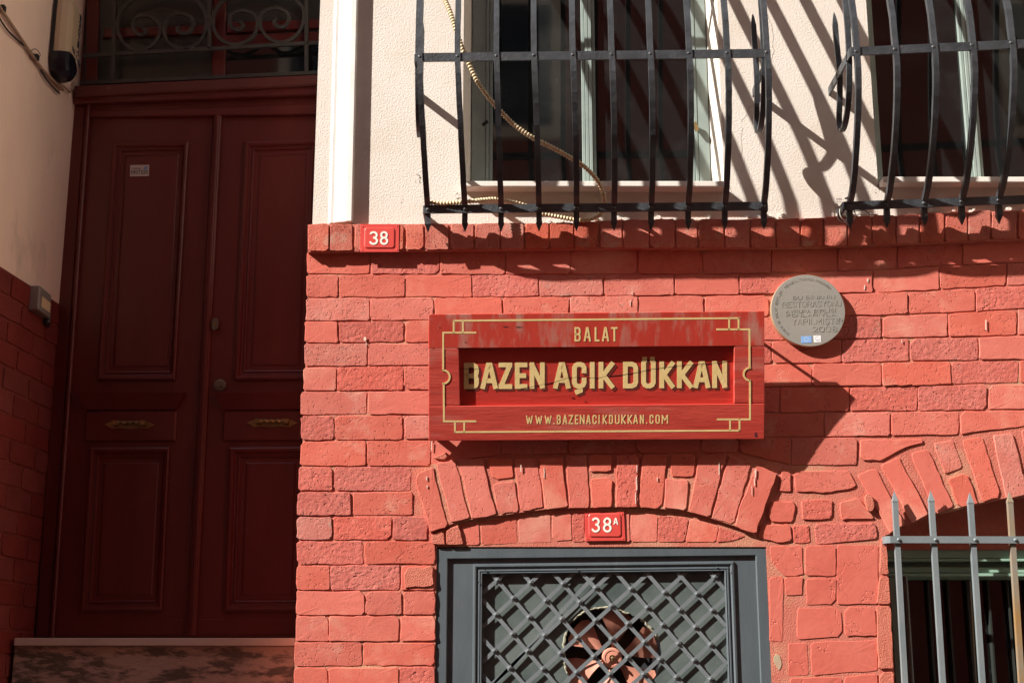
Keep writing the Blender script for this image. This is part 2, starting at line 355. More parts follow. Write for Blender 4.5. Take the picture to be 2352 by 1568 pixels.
def glyphs(mb, P, cells, sw, d0, d1, dx=0, dy=0, swx=None):
    """cells: (char, x0, x1, ytop, ybot) in picture grid; sw in grid pixels"""
    cnt = 0
    for ch, x0, x1, yt, yb in cells:
        if ch == ' ': continue
        h = sw/2
        for st in G[ch]:
            pts = []
            for u, v in st:
                X = x0+h+u*(x1-x0-2*h) if x1-x0 > 2*h else (x0+x1)/2
                Y = yb-h-v*(yb-yt-2*h)
                pts.append((X+dx, Y+dy))
            subs = [[pts[0]]]
            for i in range(1, len(pts)):
                subs[-1].append(pts[i])
                if i < len(pts)-1:
                    a1 = math.atan2(pts[i][1]-pts[i-1][1], pts[i][0]-pts[i-1][0]); a2 = math.atan2(pts[i+1][1]-pts[i][1], pts[i+1][0]-pts[i][0])
                    t = abs((a2-a1+math.pi) % (2*math.pi)-math.pi)
                    if math.degrees(t) > 97: subs.append([pts[i]])
            s = (P.at(x0+10, yt, d1)-P.at(x0, yt, d1)).length/10*sw
            for k, q in enumerate(subs):
                diag = len(subs) > 1 and min(abs(q[0][0]-q[-1][0]), abs(q[0][1]-q[-1][1])) > .15*max(abs(q[0][0]-q[-1][0]), abs(q[0][1]-q[-1][1]))
                cnt += 1
                e = .00012*(cnt % 4)
                ribbon(mb, px2uv(P, q, d1), s, P, d0, d1+e, .12 if diag else .5)
def spaced(text, x0, x1, yt0, yt1, hgt, gap=.22):
    """lay a word out evenly between x0 and x1; the baseline follows yt0 -> yt1"""
    wd = {'I': .35, 'İ': .35, ' ': .5, '.': .3, '1': .6, 'M': 1.2, 'W': 1.4}
    tot = sum(wd.get(c, 1) for c in text) + gap*(len(text)-1); k = (x1-x0)/tot; x = x0; out = []
    for c in text:
        w_ = wd.get(c, 1)*k; t = (x-x0)/(x1-x0); yt = yt0+(yt1-yt0)*t
        out.append((c, x, x+w_, yt, yt+hgt)); x += w_+gap*k
    return out

# ------------------------------------------------------------------ the street and the house across it
def struct(name, mb, m):
    o = link(name, mb, m); o['kind'] = 'structure'; return o
struct('street', MB().box((-40, -60, -.2), (40, .0, 0)), M['asphalt'])
struct('ground', MB().box((-60, .01, -.2), (60, 60, -.01)), M['asphalt'])
OY = -7.2
opp = thing('opposite_house', 'dark red house with cream trim seen reflected in the upper window panes', 'building', (0, OY, 0))
link('wall', MB().box((-16, OY, 0), (16, OY-8, 11.6)), M['opp_red'], opp)
for z in (3.1, 5.9, 8.7): link('cornice', MB().box((-16, OY+.1, z), (16, OY, z+.22)), M['opp_cream'], opp)
for i in range(-3, 5):
    for z in (3.8, 6.6, 9.3):
        fr = link('window', MB().box((i*2.6-.5, OY+.07, z), (i*2.6+.5, OY+.002, z+1.5)), M['opp_cream'], opp)
        link('pane', MB().box((i*2.6-.38, OY+.08, z+.12), (i*2.6+.38, OY+.05, z+1.38)), M['glass'], fr)

nxt = thing('added_bounce_house', 'unseen cream house added beyond the right end of the townhouse to bounce sunlight', 'building', (7.4, -1, 0))  # added out of view so its sunlit side brightens the shaded left wall
link('wall', MB().box((5.2, -2.3, 0), (10, 6, 10.5)), M['opp_cream'], nxt)
link('string_course', MB().box((5.16, -2.34, 3.3), (10, -.1, 3.5)), M['white'], nxt)

# ------------------------------------------------------------------ main building
XR = 4.2
def X(px, py, y=0): return at(px, py, y).x
def Z(py, y=0, px=1176): return at(px, py, y).z
XL = (X(742, 0)+X(683, 1300))/2
DOORY = .35
XN = X(79, 1450, DOORY)                                # neighbour's wall stands at x = XN
house = thing('townhouse', 'red brick townhouse with cream plaster above, double door at left and grilled windows', 'building', (1.2, .2, 0))
Q1 = crop(0, 0, 1400, 2352); Q2 = crop(1200, 0, 1400, 2352); Q3 = crop(2696, 0, 1400, 2352)
Q4 = crop(0, 900, 1400, 2352); Q5 = crop(1200, 900, 1400, 2352); Q6 = crop(2696, 900, 1400, 2352)
Q7 = crop(0, 1798, 1400, 2352); Q8 = crop(1100, 1798, 1400, 2352); Q9 = crop(2696, 1798, 1400, 2352)
T1 = crop(2250, 1780, 900, 2352); V1 = crop(3346, 1680, 750, 2352); DL = crop(1700, 2131, 900, 2352)
G3 = crop(3346, 2131, 750, 1960); SL = crop(1700, 1230, 700, 1996); SR = crop(2380, 1230, 700, 1996)
PQ = crop(3060, 1080, 370, 1813)

# plaster upper storey
zl = Z(520); zs = Z(430); W1a, W1b = X(1063, 300), X(1657, 800*.3418); W2a = X(2004, 230); W2b = W2a+(W1b-W1a)
ztop = Z(0)+.75; ZR = 6.5
pw = MB()
def fq(mb, x0, x1, z0, z1, y=0): mb.add([(x0, y, z0), (x1, y, z0), (x1, y, z1), (x0, y, z1)], [(0, 1, 2, 3)])
cols = [XL, W1a, W1b, W2a, W2b, XR]
for i in range(5):
    fq(pw, cols[i], cols[i+1], zl, zs)
    if i in (0, 2, 4): fq(pw, cols[i], cols[i+1], zs, ztop)
    fq(pw, cols[i], cols[i+1], ztop, ZR)
fq(pw, XN, XL, Z(0)+.55, ZR)
pw.add([(XL, 0, zl), (XL, .4, zl), (XL, .4, ZR), (XL, 0, ZR)], [(0, 1, 2, 3)])
pw.add([(XR, 0, zl), (XR, .4, zl), (XR, .4, ZR), (XR, 0, ZR)], [(0, 1, 2, 3)])
pl = link('plaster_wall', pw, M['plaster'], house)
link('unseen_core', MB().box((XN+.01, .46, 0), (XR-.01, 7, ZR-.01)), M['dark'], house)  # dark unseen box added behind the facade to block sky light
link('soffit', MB().box((XN, .0, Z(0)+.55), (XL, .42, Z(0)+.57)), M['plaster'], house)

# pilaster moulding beside the doorway
pil = MB(); prof = [(0, 0), (.010, .009), (.022, .008), (.030, .016), (.062, .022), (.072, .030), (.090, .031), (.094, .024), (.094, 0)]
zb = Z(513); x0b, x0t = at(754, 506).x, at(768, 0).x
for (za, zc) in ((zb, Z(0)), (Z(0), ZR-.3)):
    pil.loft([[Vector((x0b+(x0t-x0b)*((z-zb)/(Z(0)-zb) if z < Z(0)+1e-6 else 1)+u, -d, z)) for u, d in prof] for z in (za, zc)], False, False, close=False)
pil.add([(x0b+u, -d, zb) for u, d in prof], [list(range(len(prof)))])
link('pilaster', pil, M['white'], house)

# mortar backing of the brick storey with its openings
bwx = [X(685, 1300), X(1001, 1400), X(1768, 1450), X(2045, 1400)]
zdt = Z(1255)
AR2 = [(2036, 1228)] + V1((665,1425),(790,1350),(940,1300),(1240,1175),(1520,1115),(1830,1035),(2110,975),(2352,945)) + [(2420, 1134), (2500, 1140), (2600, 1160), (2700, 1190), (2800, 1228)]
bw = MB(); zL = zl+.0
fq(bw, bwx[0], bwx[1], 0, zL); fq(bw, bwx[1], bwx[2], zdt, zL); fq(bw, bwx[2], bwx[3], 0, zL)
apts = [at(x, y) for x, y in AR2]
bw.add([(bwx[3], 0, apts[0].z), (apts[0].x, 0, apts[0].z), (apts[0].x, 0, zL), (bwx[3], 0, zL)], [(0,1,2,3)]) if apts[0].x > bwx[3] else None
for a, b in zip(apts[:-1], apts[1:]):
    bw.add([(a.x, 0, a.z), (b.x, 0, b.z), (b.x, 0, zL), (a.x, 0, zL)], [(0,1,2,3)])
    bw.add([(a.x, 0, a.z), (b.x, 0, b.z), (b.x, .16, b.z), (a.x, .16, a.z)], [(0,1,2,3)])   # arch soffit
Wb = apts[-1].x; fq(bw, Wb, XR, 0, zL)
for x in (bwx[0], bwx[3], Wb): bw.add([(x, 0, 0), (x, .4, 0), (x, .4, zL), (x, 0, zL)] if x == bwx[0] else [(x, 0, 0), (x, .25, 0), (x, .25, apts[0].z), (x, 0, apts[0].z)], [(0,1,2,3)])
for x in (bwx[1], bwx[2]): bw.add([(x, 0, 0), (x, .2, 0), (x, .2, zdt), (x, 0, zdt)], [(0,1,2,3)])
bw.add([(bwx[1], 0, zdt), (bwx[2], 0, zdt), (bwx[2], .2, zdt), (bwx[1], .2, zdt)], [(0,1,2,3)])
brick_wall = link('brick_wall', bw, M['mortar'], house)

def brick(poly_px, parent, h=.0055, m='brick', gap=1.7, P=FAC, d0=-.003, jit=.0021, name='brick', inuv=False, base=0.0, bev=.0016):
    uv = poly_px if inuv else px2uv(P, poly_px)
    if m == 'brick': m = R.choices(['brick', 'brick_pitted', 'brick_smooth', 'brick_worn'], [5, 3, 4, 1.3])[0]
    n = len(uv)
    uv = inset2(uv, gap*.0016)
    out = []
    for i in range(n):
        a, b = uv[i], uv[(i+1) % n]; c = uv[i-1]
        L = math.hypot(b[0]-a[0], b[1]-a[1]); Lc = math.hypot(c[0]-a[0], c[1]-a[1])
        r = min(R.uniform(.003, .009) if R.random() < .85 else R.uniform(.010, .018), L*.35, Lc*.35)
        ang_ok = True
        out.append((a[0]+(c[0]-a[0])/Lc*r, a[1]+(c[1]-a[1])/Lc*r))
        out.append((a[0]+(b[0]-a[0])/L*r, a[1]+(b[1]-a[1])/L*r))
        k = int(L/.036)
        for j in range(1, k+1):
            t = j/(k+1)+R.uniform(-.08, .08); out.append((a[0]+(b[0]-a[0])*t, a[1]+(b[1]-a[1])*t))
    out = [(u+R.uniform(-jit, jit), v+R.uniform(-jit, jit)) for u, v in out]
    hh = h*R.uniform(.8, 1.25); tx, tz = R.uniform(-.012, .012), R.uniform(-.02, .02)
    cu = sum(p[0] for p in out)/len(out); cv = sum(p[1] for p in out)/len(out)
    ins = inset2(out, bev)
    mb = MB()
    r0 = [P.w(u, v, base+d0) for u, v in out]
    r1 = [P.w(u, v, base+hh-bev+(u-cu)*tx+(v-cv)*tz) for u, v in out]
    r2 = [P.w(u+R.uniform(-.0006, .0006), v+R.uniform(-.0006, .0006), base+hh+(u-cu)*tx+(v-cv)*tz+R.uniform(-.0004, .0004)) for u, v in ins]
    mb.loft([r0, r1, r2], False, False)
    s = len(mb.v)-len(out); mb.v.append(P.w(cu, cv, base+hh)); c = len(mb.v)-1
    for i in range(len(out)): mb.f.append([s+i, s+(i+1) % len(out), c])
    return link(name, mb, M[m], parent)

def poly_y(line, x):
    for (xa, ya), (xb, yb) in zip(line[:-1], line[1:]):
        if x <= xb: return ya+(yb-ya)*(x-xa)/(xb-xa)
    (xa, ya), (xb, yb) = line[-2:]; return yb+(yb-ya)/(xb-xa)*(x-xb)
LN = [  # bed joints as read along the wall
 [(600,577),(1500,574),(1760,572),(1980,568),(2150,560),(2352,552),(2800,545)],
 [(600,631),(1548,631),(1709,630),(2000,622),(2156,612),(2352,603),(2800,590)],
 [(600,684),(1100,683),(1548,679),(1709,677.5),(2006,674),(2156,667),(2310,657.6),(2352,655),(2800,640)],
 [(600,739),(1400,733),(1615,729),(1948,727),(2085,723.6),(2232,718),(2352,708),(2800,692)],
 [(600,790),(1500,784),(1787,783),(2023,777.6),(2177,775),(2352,771),(2800,760)],
 [(600,843),(1760,836),(1927,835),(2085,831),(2242,829.5),(2352,826),(2800,818)],
 [(600,900),(1760,889),(2020,888),(2180,884),(2352,881),(2800,874)],
 [(600,955),(1760,949),(1958,946),(2110,944.5),(2352,940),(2800,934)],
 [(600,1013),(1500,1006),(1883,1004),(2043,1002),(2200,1000),(2260,993),(2300,982),(2400,979),(2800,975)],
 [(600,1071),(990,1071),(1010,1046),(1700,1040),(1790,1068),(1968,1070),(2120,1060)],
 [(600,1128),(1010,1128)], [(600,1185),(1010,1185)], [(600,1241),(1010,1241)], [(600,1297),(1010,1297)], [(600,1356),(1010,1356)],
 [(600,1413),(1010,1413)], [(600,1473),(1010,1473)], [(600,1530),(1010,1530)], [(600,1588),(1010,1588)], [(600,1646),(1010,1646)], [(600,1706),(1010,1706)], [(600,1768),(1010,1768)]]
JT = [  # head joints of each course
 [851,1010,1162,1310,1465,1614,1770,1925,2060,2210,2370,2520,2680],
 [778.5,930,1084,1237.6,1386,1548,1697,1850,2004,2156,2312,2460,2610],
 [850,998,1154,1309,1465,1616,1767,1925,2086,2240,2390,2540,2700],
 [776,930,1080,1235,1390,1545,1700,1865,2025,2177,2336,2490,2640],
 [844.5,998,1150,1305,1460,1615,1772,1931,2088,2247,2400,2560],
 [774.5,926.6,1080,1235,1390,1545,1700,1864,2025,2184,2341,2500,2650],
 [844.5,998,1150,1305,1460,1615,1790,1951,2108.6,2267.5,2420,2570],
 [768,926.6,1080,1235,1390,1545,1710,1891.5,2045,2202.5,2360,2510,2650],
 [842,990,1150,1305,1460,1610,1700,1816,1970],
 [766,944],[807.6,951],[765,901.6,983.6],[836.7,1001],[758.7,920.4,1001],[838.4,925,1001],[755,917.7,1001],[833,1001],[753.6,917,1001],[836,1001],[754,917,1001],[835,1001]]
def wall_left(y): return 710 if y < 590 else (707+(y-590)*(705-707)/110 if y < 700 else 705-(y-700)*.045 if y < 1100 else 687-(y-1100)*.02)
for r in range(len(JT)):
    top, bot = LN[r], LN[r+1]; xs = [wall_left((poly_y(top, 700)+poly_y(bot, 700))/2)-3+R.uniform(-2, 2)] + JT[r]
    for i in range(len(xs)-1):
        a, b = xs[i]+ (0 if i == 0 else R.uniform(-.8, .8)), xs[i+1]+R.uniform(-.8, .8)
        if r == 8 and a > 1960: continue
        lean = R.uniform(-1.2, 1.2)
        brick([(a, poly_y(top, a)), (b, poly_y(top, b)), (b+lean, poly_y(bot, b)), (a, poly_y(bot, a))], brick_wall, h=R.uniform(.0026, .0052), gap=R.uniform(1.1, 2.4))
EX = []   # cut bricks and patched blocks round the arches
EX += [V1((290,245),(1085,235),(1085,290),(880,340),(560,510),(300,500))]
EX += [Q9((800,145),(1180,140),(1225,240),(1180,270),(1040,290),(815,285)), Q9((720,140),(785,150),(785,285),(705,285)),
       Q9((645,345),(815,350),(805,490),(625,485)), Q9((850,340),(1060,335),(1065,465),(860,475)), Q9((1110,350),(1240,325),(1340,450),(1340,470),(1120,470)),
       Q9((575,505),(780,500),(790,615),(700,630),(560,590)), Q9((795,505),(910,510),(920,630),(800,625)), Q9((945,495),(1350,490),(1370,600),(950,640))]
for p in EX: brick(p, brick_wall, gap=.6, h=R.uniform(.003,.006))
for p in (Q9((640,650),(860,640),(870,840),(745,850),(660,760)), Q9((745,855),(865,850),(862,975),(745,975)), Q9((885,865),(1090,865),(1085,1035),(890,1045)),
          Q9((885,645),(1085,640),(1090,850),(880,845)), Q9((1095,640),(1370,640),(1372,1035),(1095,1040)),
          Q9((830,1065),(1118,1058),(1130,1250),(825,1275)), Q9((1140,1060),(1345,1055),(1368,1250),(1150,1250)), Q9((765,1300),(895,1295),(905,1515),(765,1520)), Q9((915,1290),(1368,1280),(1372,1480),(925,1515)),
          Q9((780,1535),(1128,1525),(1135,1760),(775,1765)), Q9((1145,1525),(1365,1500),(1370,1750),(1145,1760)),
          Q9((640,860),(735,850),(730,1290),(645,1290))):
    brick(p, brick_wall, h=R.uniform(.0012, .0034), m='patch_red', gap=.1, jit=.002, bev=.001)
for p in (Q9((1385,600),(1425,590),(1440,838),(1380,838)), Q9((1380,848),(1443,848),(1455,1040),(1355,1038)), Q9((1355,1050),(1456,1048),(1474,1470),(1372,1475)), Q9((1378,1490),(1476,1484),(1488,1900),(1385,1900))):
    brick(p, brick_wall, h=.008, m='rough_red', gap=.4, name='quoin_block', jit=.002)
brick(Q9((665,1378),(710,1370),(722,1430),(715,1490),(670,1440)), brick_wall, h=.0016, m='chip', gap=0, bev=.0005, name='paint_chip', base=.0)
for p in (Q8((1050,570),(1130,545),(1150,640),(1060,635)), Q8((1140,545),(1240,500),(1265,640),(1160,650)), Q8((860,800),(1060,780),(1065,915),(870,925)), Q8((1060,60),(1135,20),(1180,40),(1150,70))):
    brick(p, brick_wall, h=.009, m='rough_red', gap=.6, name='mortar_patch', jit=.004)

# soldier-course ledge
ledge = MB(); LT = [(707,514),(1320,511),(1408,504),(1760,502),(1900,498),(2050,494),(2200,486),(2352,481),(2800,470)]
LB = [(707,580),(1320,573),(1760,571),(1980,566),(2150,558),(2352,551),(2800,538)]
LP = .031
xs = [707,1000,1320,1408,1760,1900,2050,2200,2352,2500,2800]
rings = []
for x in xs:
    t = at(x, poly_y(LT, x)+2, -LP+.003); b = at(x, poly_y(LB, x)-1, -LP+.003)
    rings.append([Vector((t.x, .0, t.z)), Vector((t.x, -LP+.003, t.z)), Vector((b.x, -LP+.003, b.z)), Vector((b.x, 0, b.z))])
ledge.loft(rings, True, True)
lg = link('ledge', ledge, M['mortar'], house)
FL = Plane((0, -LP+.003, 0), (0, -1, 0))
jx = [707, 757, 813, 871, 931, 976, 1033, 1090, 1150, 1205, 1262, 1318, 1376]; 
while jx[-1] < 2700: jx.append(jx[-1]+R.uniform(52, 61))
for a, b in zip(jx[:-1], jx[1:]):
    sk = R.uniform(-1.5, 1.5)
    brick([(a, poly_y(LT, a)+R.uniform(-2, 2)), (b, poly_y(LT, b)+R.uniform(-2, 2)), (b+sk, poly_y(LB, b)), (a+sk, poly_y(LB, a))], lg, h=.006, m='ledge_brick', gap=R.uniform(1.5, 2.8), P=FL, jit=.0018)
for k in range(34):                                   # crumbly fringe where plaster meets the ledge
    x = R.uniform(1250, 2330); y = poly_y(LT, x)-R.uniform(0, 5); w_ = R.uniform(4, 13)
    o = brick([(x-w_, y+3), (x-w_*.4, y-R.uniform(2, 6)), (x+w_*.6, y-R.uniform(1, 5)), (x+w_, y+3), (x, y+6)], pl, h=R.uniform(.004, .012), m='plaster', gap=0, name='plaster_crumb', jit=.001, bev=.001)

# relieving arches
am = MB(); ex = Q8((935,170),(1080,95),(1400,66),(1930,58)) + T1((300,105),(790,100),(1400,105),(1740,110),(1968,190),(2235,300)); inn = Q8((1050,562),(1190,500),(1325,470),(1810,403)) + T1((300,655),(780,650),(1290,688),(1545,765),(1790,845),(2005,940))
ea = [at(x, y, 0) for x, y in ex]; ia = [at(x, y, 0) for x, y in inn]
am.loft([[Vector((e.x, .0, e.z)), Vector((e.x, -.013, e.z)), Vector((i_.x, -.013, i_.z)), Vector((i_.x, .0, i_.z))] for e, i_ in zip(ea, ia)], True, True)
arch = link('relieving_arch', am, M['mortar'], house)
VS = [Q8((935,175),(1065,120),(1165,520),(1045,560)), Q8((1080,95),(1215,75),(1310,460),(1190,495)), Q8((1228,70),(1395,66),(1488,440),(1325,472)),
      Q8((1430,66),(1585,66),(1605,190),(1468,212)), Q8((1465,230),(1615,212),(1640,420),(1497,440)), Q8((1603,64),(1765,62),(1803,395),(1648,420)),
      Q8((1775,60),(1930,58),(1968,385),(1815,405)), T1((36,110),(255,110),(280,660),(65,668)), T1((278,110),(515,110),(512,282),(282,292)), T1((292,345),(518,345),(510,657),(308,662)),
      T1((565,105),(792,105),(785,652),(552,652)), T1((830,105),(1085,105),(1043,667),(798,660)), T1((1120,105),(1392,105),(1362,345),(1125,335)), T1((1072,345),(1318,375),(1288,688),(1050,662)),
      T1((1428,105),(1705,105),(1532,758),(1308,702)), T1((1735,110),(1968,195),(1880,500),(1785,842),(1548,768)), T1((2020,215),(2238,300),(2115,640),(2010,940),(1800,855),(1840,650))]
for p in VS: brick(p, arch, h=R.uniform(.003, .006), gap=.6, jit=.0024, base=.013)
TY = [Q8((1240,500),(1370,480),(1378,640),(1250,645)), Q8((1382,478),(1622,452),(1632,628),(1388,642)), Q8((1634,452),(1852,436),(1858,622),(1638,630)), Q8((1860,436),(1992,430),(1997,608),(1863,617)), Q8((1998,430),(2085,425),(2090,603),(2001,607)),
      T1((98,720),(230,705),(230,1012),(105,1012)), T1((230,705),(700,695),(703,1012),(230,1012)), T1((712,695),(998,725),(990,1012),(706,1012)), T1((1002,730),(1330,758),(1276,1012),(992,1012)), T1((1335,758),(1635,845),(1604,1016),(1278,1012)), T1((1638,850),(1915,950),(1790,1003),(1608,1016))]
for p in TY: brick(p, arch, h=.004, gap=.3, jit=.0008, base=-.002, bev=.0015)
arch2 = link('relieving_arch', MB().add([tuple(at(x, y, -.002)) for x, y in V1((230,700),(920,380),(1900,150),(2352,110),(2352,930),(1830,1030),(1240,1160),(680,1400))], [list(range(8))]), M['mortar'], house)
for p in (V1((250,690),(480,590),(860,1305),(665,1428)), V1((545,560),(780,460),(1150,1182),(940,1302)), V1((920,420),(1140,355),(1472,1087),(1240,1177)), V1((1212,300),(1462,235),(1584,602),(1350,678)), V1((1388,735),(1632,648),(1772,1047),(1520,1117)),
          V1((1565,250),(1825,200),(2065,962),(1820,1037)), V1((1948,190),(2205,160),(2400,942),(2115,987)), V1((2305,125),(2560,95),(2720,922),(2480,950)), V1((2660,90),(2920,80),(3010,915),(2800,925))):
    brick(p, arch2, h=R.uniform(.005, .009), gap=.8, jit=.0022)
brick(V1((340,940),(420,935),(470,1080),(430,1160),(370,1140)), arch2, h=.016, m='rough_red', gap=.1, name='brick_shard', jit=.002)

PLS = Plane((0, 0, 0), (0, -1, 0)); ckm = MB()
for pts in (Q3((600,0),(622,80),(655,170),(668,250),(662,310),(672,340),(655,400),(645,450)), Q3((548,680),(540,700),(505,725),(490,770),(465,800),(445,825)), Q3((462,860),(450,930),(458,1000),(448,1080)), Q3((370,1240),(385,1290),(430,1320),(470,1350)), Q2((255,600),(262,800),(258,1000))):
    q = []
    for (x0, y0), (x1, y1) in zip(pts[:-1], pts[1:]):
        for k in range(4): q.append((x0+(x1-x0)*k/4+R.uniform(-.8, .8), y0+(y1-y0)*k/4))
    ribbon(ckm, px2uv(PLS, q), .0011, PLS, -.001, .0005)
link('hairline_crack', ckm, M['crack'], pl)
spk = MB()
for (cx, cy, n, r_) in ((959, 410, 9, 6), (924, 462, 3, 3), (1055, 452, 16, 8), (1925, 470, 14, 9), (2018, 430, 12, 8), (1068, 470, 8, 7)):
    for k in range(n):
        x, y = cx+R.uniform(-r_, r_), cy+R.uniform(-r_, r_)*1.6; w_ = R.uniform(.6, 2.2)
        prism(spk, PLS, [(x-w_, y), (x-w_*.3, y-w_*.8), (x+w_, y-w_*.2), (x+w_*.3, y+w_)], -.001, .0012, 0)
link('flaked_spot', spk, M['crack'], pl)

def drip(P, x, y, l, w_):
    dr = MB()
    q = [(x+R.uniform(-.6, .6), y+l*k/5) for k in range(6)]
    ribbon(dr, px2uv(P, q), w_*.0016, P, -.001, .0006, .2)
    link('lime_drip', dr, M['drip'], brick_wall)
WS = Plane((0, -.0085, 0), (0, -1, 0)); AS = Plane((0, -.0205, 0), (0, -1, 0))
for x, y, l, w_ in ((838, 775, 6, 5), (841, 786, 8, 1.4), (1993, 640, 7, 3), (1986, 655, 10, 2), (2071, 780, 7, 1.6), (2265, 735, 22, 2.4), (988, 995, 14, 2), (991, 1014, 20, 1.6), (1448, 690, 12, 1.8), (1452, 668, 9, 1.4)): drip(WS, x, y, l, w_)
for x, y, l, w_ in ((980, 1094, 8, 2.2), (981, 1114, 6, 1.6), (1196, 1068, 14, 2.4), (1250, 1075, 22, 1.6), (1463, 1068, 16, 1.4), (1462, 1095, 30, 2.6), (1460, 1130, 26, 1.6), (1510, 1096, 8, 1.8), (1735, 1078, 18, 3.0), (1733, 1098, 16, 1.8), (1727, 1116, 20, 1.0), (1652, 1060, 30, 1.6)): drip(AS, x, y, l, w_)
# ------------------------------------------------------------------ windows
def quadframe(mb, P, o, i, d0, d1, bev=.004):
    moulding(mb, P, o, i, [(0, d0), (0, d1-bev), (.08, d1), (.92, d1), (1, d1-bev), (1, d0-.01)])
def upper_window(x0, x1, zs, label, mull, frameL, frameR, spl=.030):
    root = MB()
    sp = .030; yb = .14
    for (xa, xb) in ((x0, x0+spl), (x1, x1-sp)):
        root.add([(xa, 0, zs), (xb, yb, zs), (xb, yb, ztop), (xa, 0, ztop)], [(0,1,2,3)])
    root.add([(x0, 0, ztop), (x1, 0, ztop), (x1-sp, yb, ztop), (x0+spl, yb, ztop)], [(0,1,2,3)])
    W = link('window', root, M['plaster'], house); tag(W, label)
    a, b = x0+spl, x1-sp
    fr = MB(); fr.box((a, yb, zs), (a+frameL, yb-.02, ztop)); fr.box((b-frameR, yb, zs), (b, yb-.02, ztop))
    fr.box((a+frameL, yb, zs), (b-frameR, yb-.017, zs+.03)); fr.box((a+frameL, yb, ztop), (b-frameR, yb-.017, ztop-.05))
    link('frame', fr, M['frame_grey'], W, bevel=.002)
    c = MB()
    def sash(s0, s1):
        for q, (i0, i1, d) in enumerate(((0, .012, .012), (.014, .026, .004))):
            c.box((s0+i0, yb+.01, zs+.03), (s0+i1, yb-.01-d, ztop-.05)); c.box((s1-i1, yb+.01, zs+.03), (s1-i0, yb-.01-d, ztop-.05))
        c.box((s0+.026, yb+.01, zs+.03), (s1-.026, yb-.008, zs+.045))
    sash(a+frameL+.001, mull); sash(mull+.002, b-frameR-.001)
    link('sash', c, M['frame_grey'], W, bevel=.001)
    link('pane', MB().box((a+frameL+.02, yb+.004, zs+.04), (mull-.02, yb+.009, ztop-.05)), M['glass'], W)
    link('pane', MB().box((mull+.02, yb+.004, zs+.04), (b-frameR-.02, yb+.009, ztop-.05)), M['glass'], W)
    for q in range(5):
        xx = a+frameL+.03+(b-a-frameL-frameR-.06)*(q+.5)/5
        link('curtain_fold', MB().tube([(xx, yb+.03, zs+.05), (xx+.01, yb+.03, ztop-.05)], .012, 6), M['shutter'], W)
    s = MB(); s.box((x0+.004, yb, zs-.022), (x1-.002, -.062, zs+.000))
    sl = link('sill', s, M['sill'], W, bevel=.003)
    return W
mul1 = X(1352, 300, .14); mul2 = X(2228, 250, .14)
w1 = upper_window(W1a, W1b, Z(416, -.06), 'upper window with corrugated hose hanging in front', mul1, .055, .045)
w2 = upper_window(W2a, W2b, Z(406, -.06), 'upper window at the right edge with bulged grille', mul2, .028, .045, .001)
# dark casement handles
for px, py in ((1108, 288),):
    hp = at(px, py, .11); link('handle', MB().sweep([hp, hp+Vector((.022, -.012, .012))], (0, 1, 0), .006, .012), M['plastic_black'], w1)
hp = at(1596, 285, .11); link('handle', MB().sweep([hp, hp+Vector((.004, -.02, -.03))], (0, 1, 0), .02, .012), M['brass'], w1)

# basement window behind the straight grille
WP = Plane((0, .105, 0), (0, -1, 0))
bwn = MB(); yr = .16
zt = Z(1262, .105, 2200)
ww = link('window', MB().box((bwx[3]-.05, .2, .3), (Wb+.05, .23, apts[9].z+.02)), M['shutter'], house); tag(ww, 'basement window with sage green head under the right arch')
link('lintel', MB().box((bwx[3]-.03, .10, Z(1262, .10, 2200)), (Wb+.03, .2, apts[9].z+.05)), M['rough_red'], ww)
for (ya, yb_, d) in ((1262, 1281.5, .0), (1283, 1289, -.012), (1301.5, 1314, .006), (1316, 1323, -.006)):
    link('head_rail', MB().box((bwx[3]-.03, .105+d, Z(yb_, .105, 2200)), (Wb+.03, .2, Z(ya, .105, 2200))), M['frame_green'], ww, bevel=.0015)
link('head_back', MB().box((bwx[3]-.03, .15, Z(1330, .15, 2200)), (Wb+.03, .2, Z(1262, .105, 2200)-.002)), M['frame_green'], ww)
for (xa, xb, d) in ((2060, 2072, 0), (2074, 2082, -.01), (2092, 2096, .03)):
    link('stile', MB().box((X(xa-12, 1400, .105), .105-d, .3), (X(xb-12, 1400, .105), .2, Z(1323, .105, 2200)-.001)), M['frame_grey'] if d == .03 else M['frame_green'], ww, bevel=.0015)
for x in (2137, 2182, 2227, 2275, 2320, 2365):
    link('glazing_bar', MB().box((X(x, 1400, .15), .165, .3), (X(x+5, 1400, .15), .19, Z(1330, .15, 2200))), M['dark_bar'], ww)
link('pane', MB().box((bwx[3], .192, .3), (Wb, .197, Z(1330, .15, 2200))), M['glass'], ww)
for k in range(16):
    z = .4+k*.085
    if z < Z(1330, .15, 2200): link('shutter_slat', MB().box((bwx[3], .1985, z), (Wb, .1992, z+.07)), M['shutter'], ww)

# ------------------------------------------------------------------ entrance recess: frame, double door, transom
DP = Plane((XN, DOORY, 0), (-.05, -1, 0))
def dquad(tl, tr, br, bl): return [tl, tr, br, bl]
dback = link('door_frame', prism(MB(), DP, [(190, -260), (800, -260), (760, 1463), (75, 1463)], -.03, -.02), M['doorred'], house)
fm = MB()
prism(fm, DP, [(165, 236), (197, 236), (112, 1462), (80, 1462)], -.02, .012, .004)                       # left jamb
prism(fm, DP, [(197, 236), (206, 236), (122, 1462), (113, 1462)], -.02, .024, .004)                      # bead
prism(fm, DP, [(205, 240), (800, 218), (800, 250), (204, 262)], -.02, .012, .004)                        # head
prism(fm, DP, [(205, 256), (800, 236), (800, 262), (204, 268)], -.02, .02, .004)
link('jamb', fm, M['doorred'], dback)
tb = MB()
prism(tb, DP, Q1((500,575),(2300,492),(2300,565),(500,650)), -.02, .055, .006)
link('transom_bar', tb, M['transom_red'], dback)
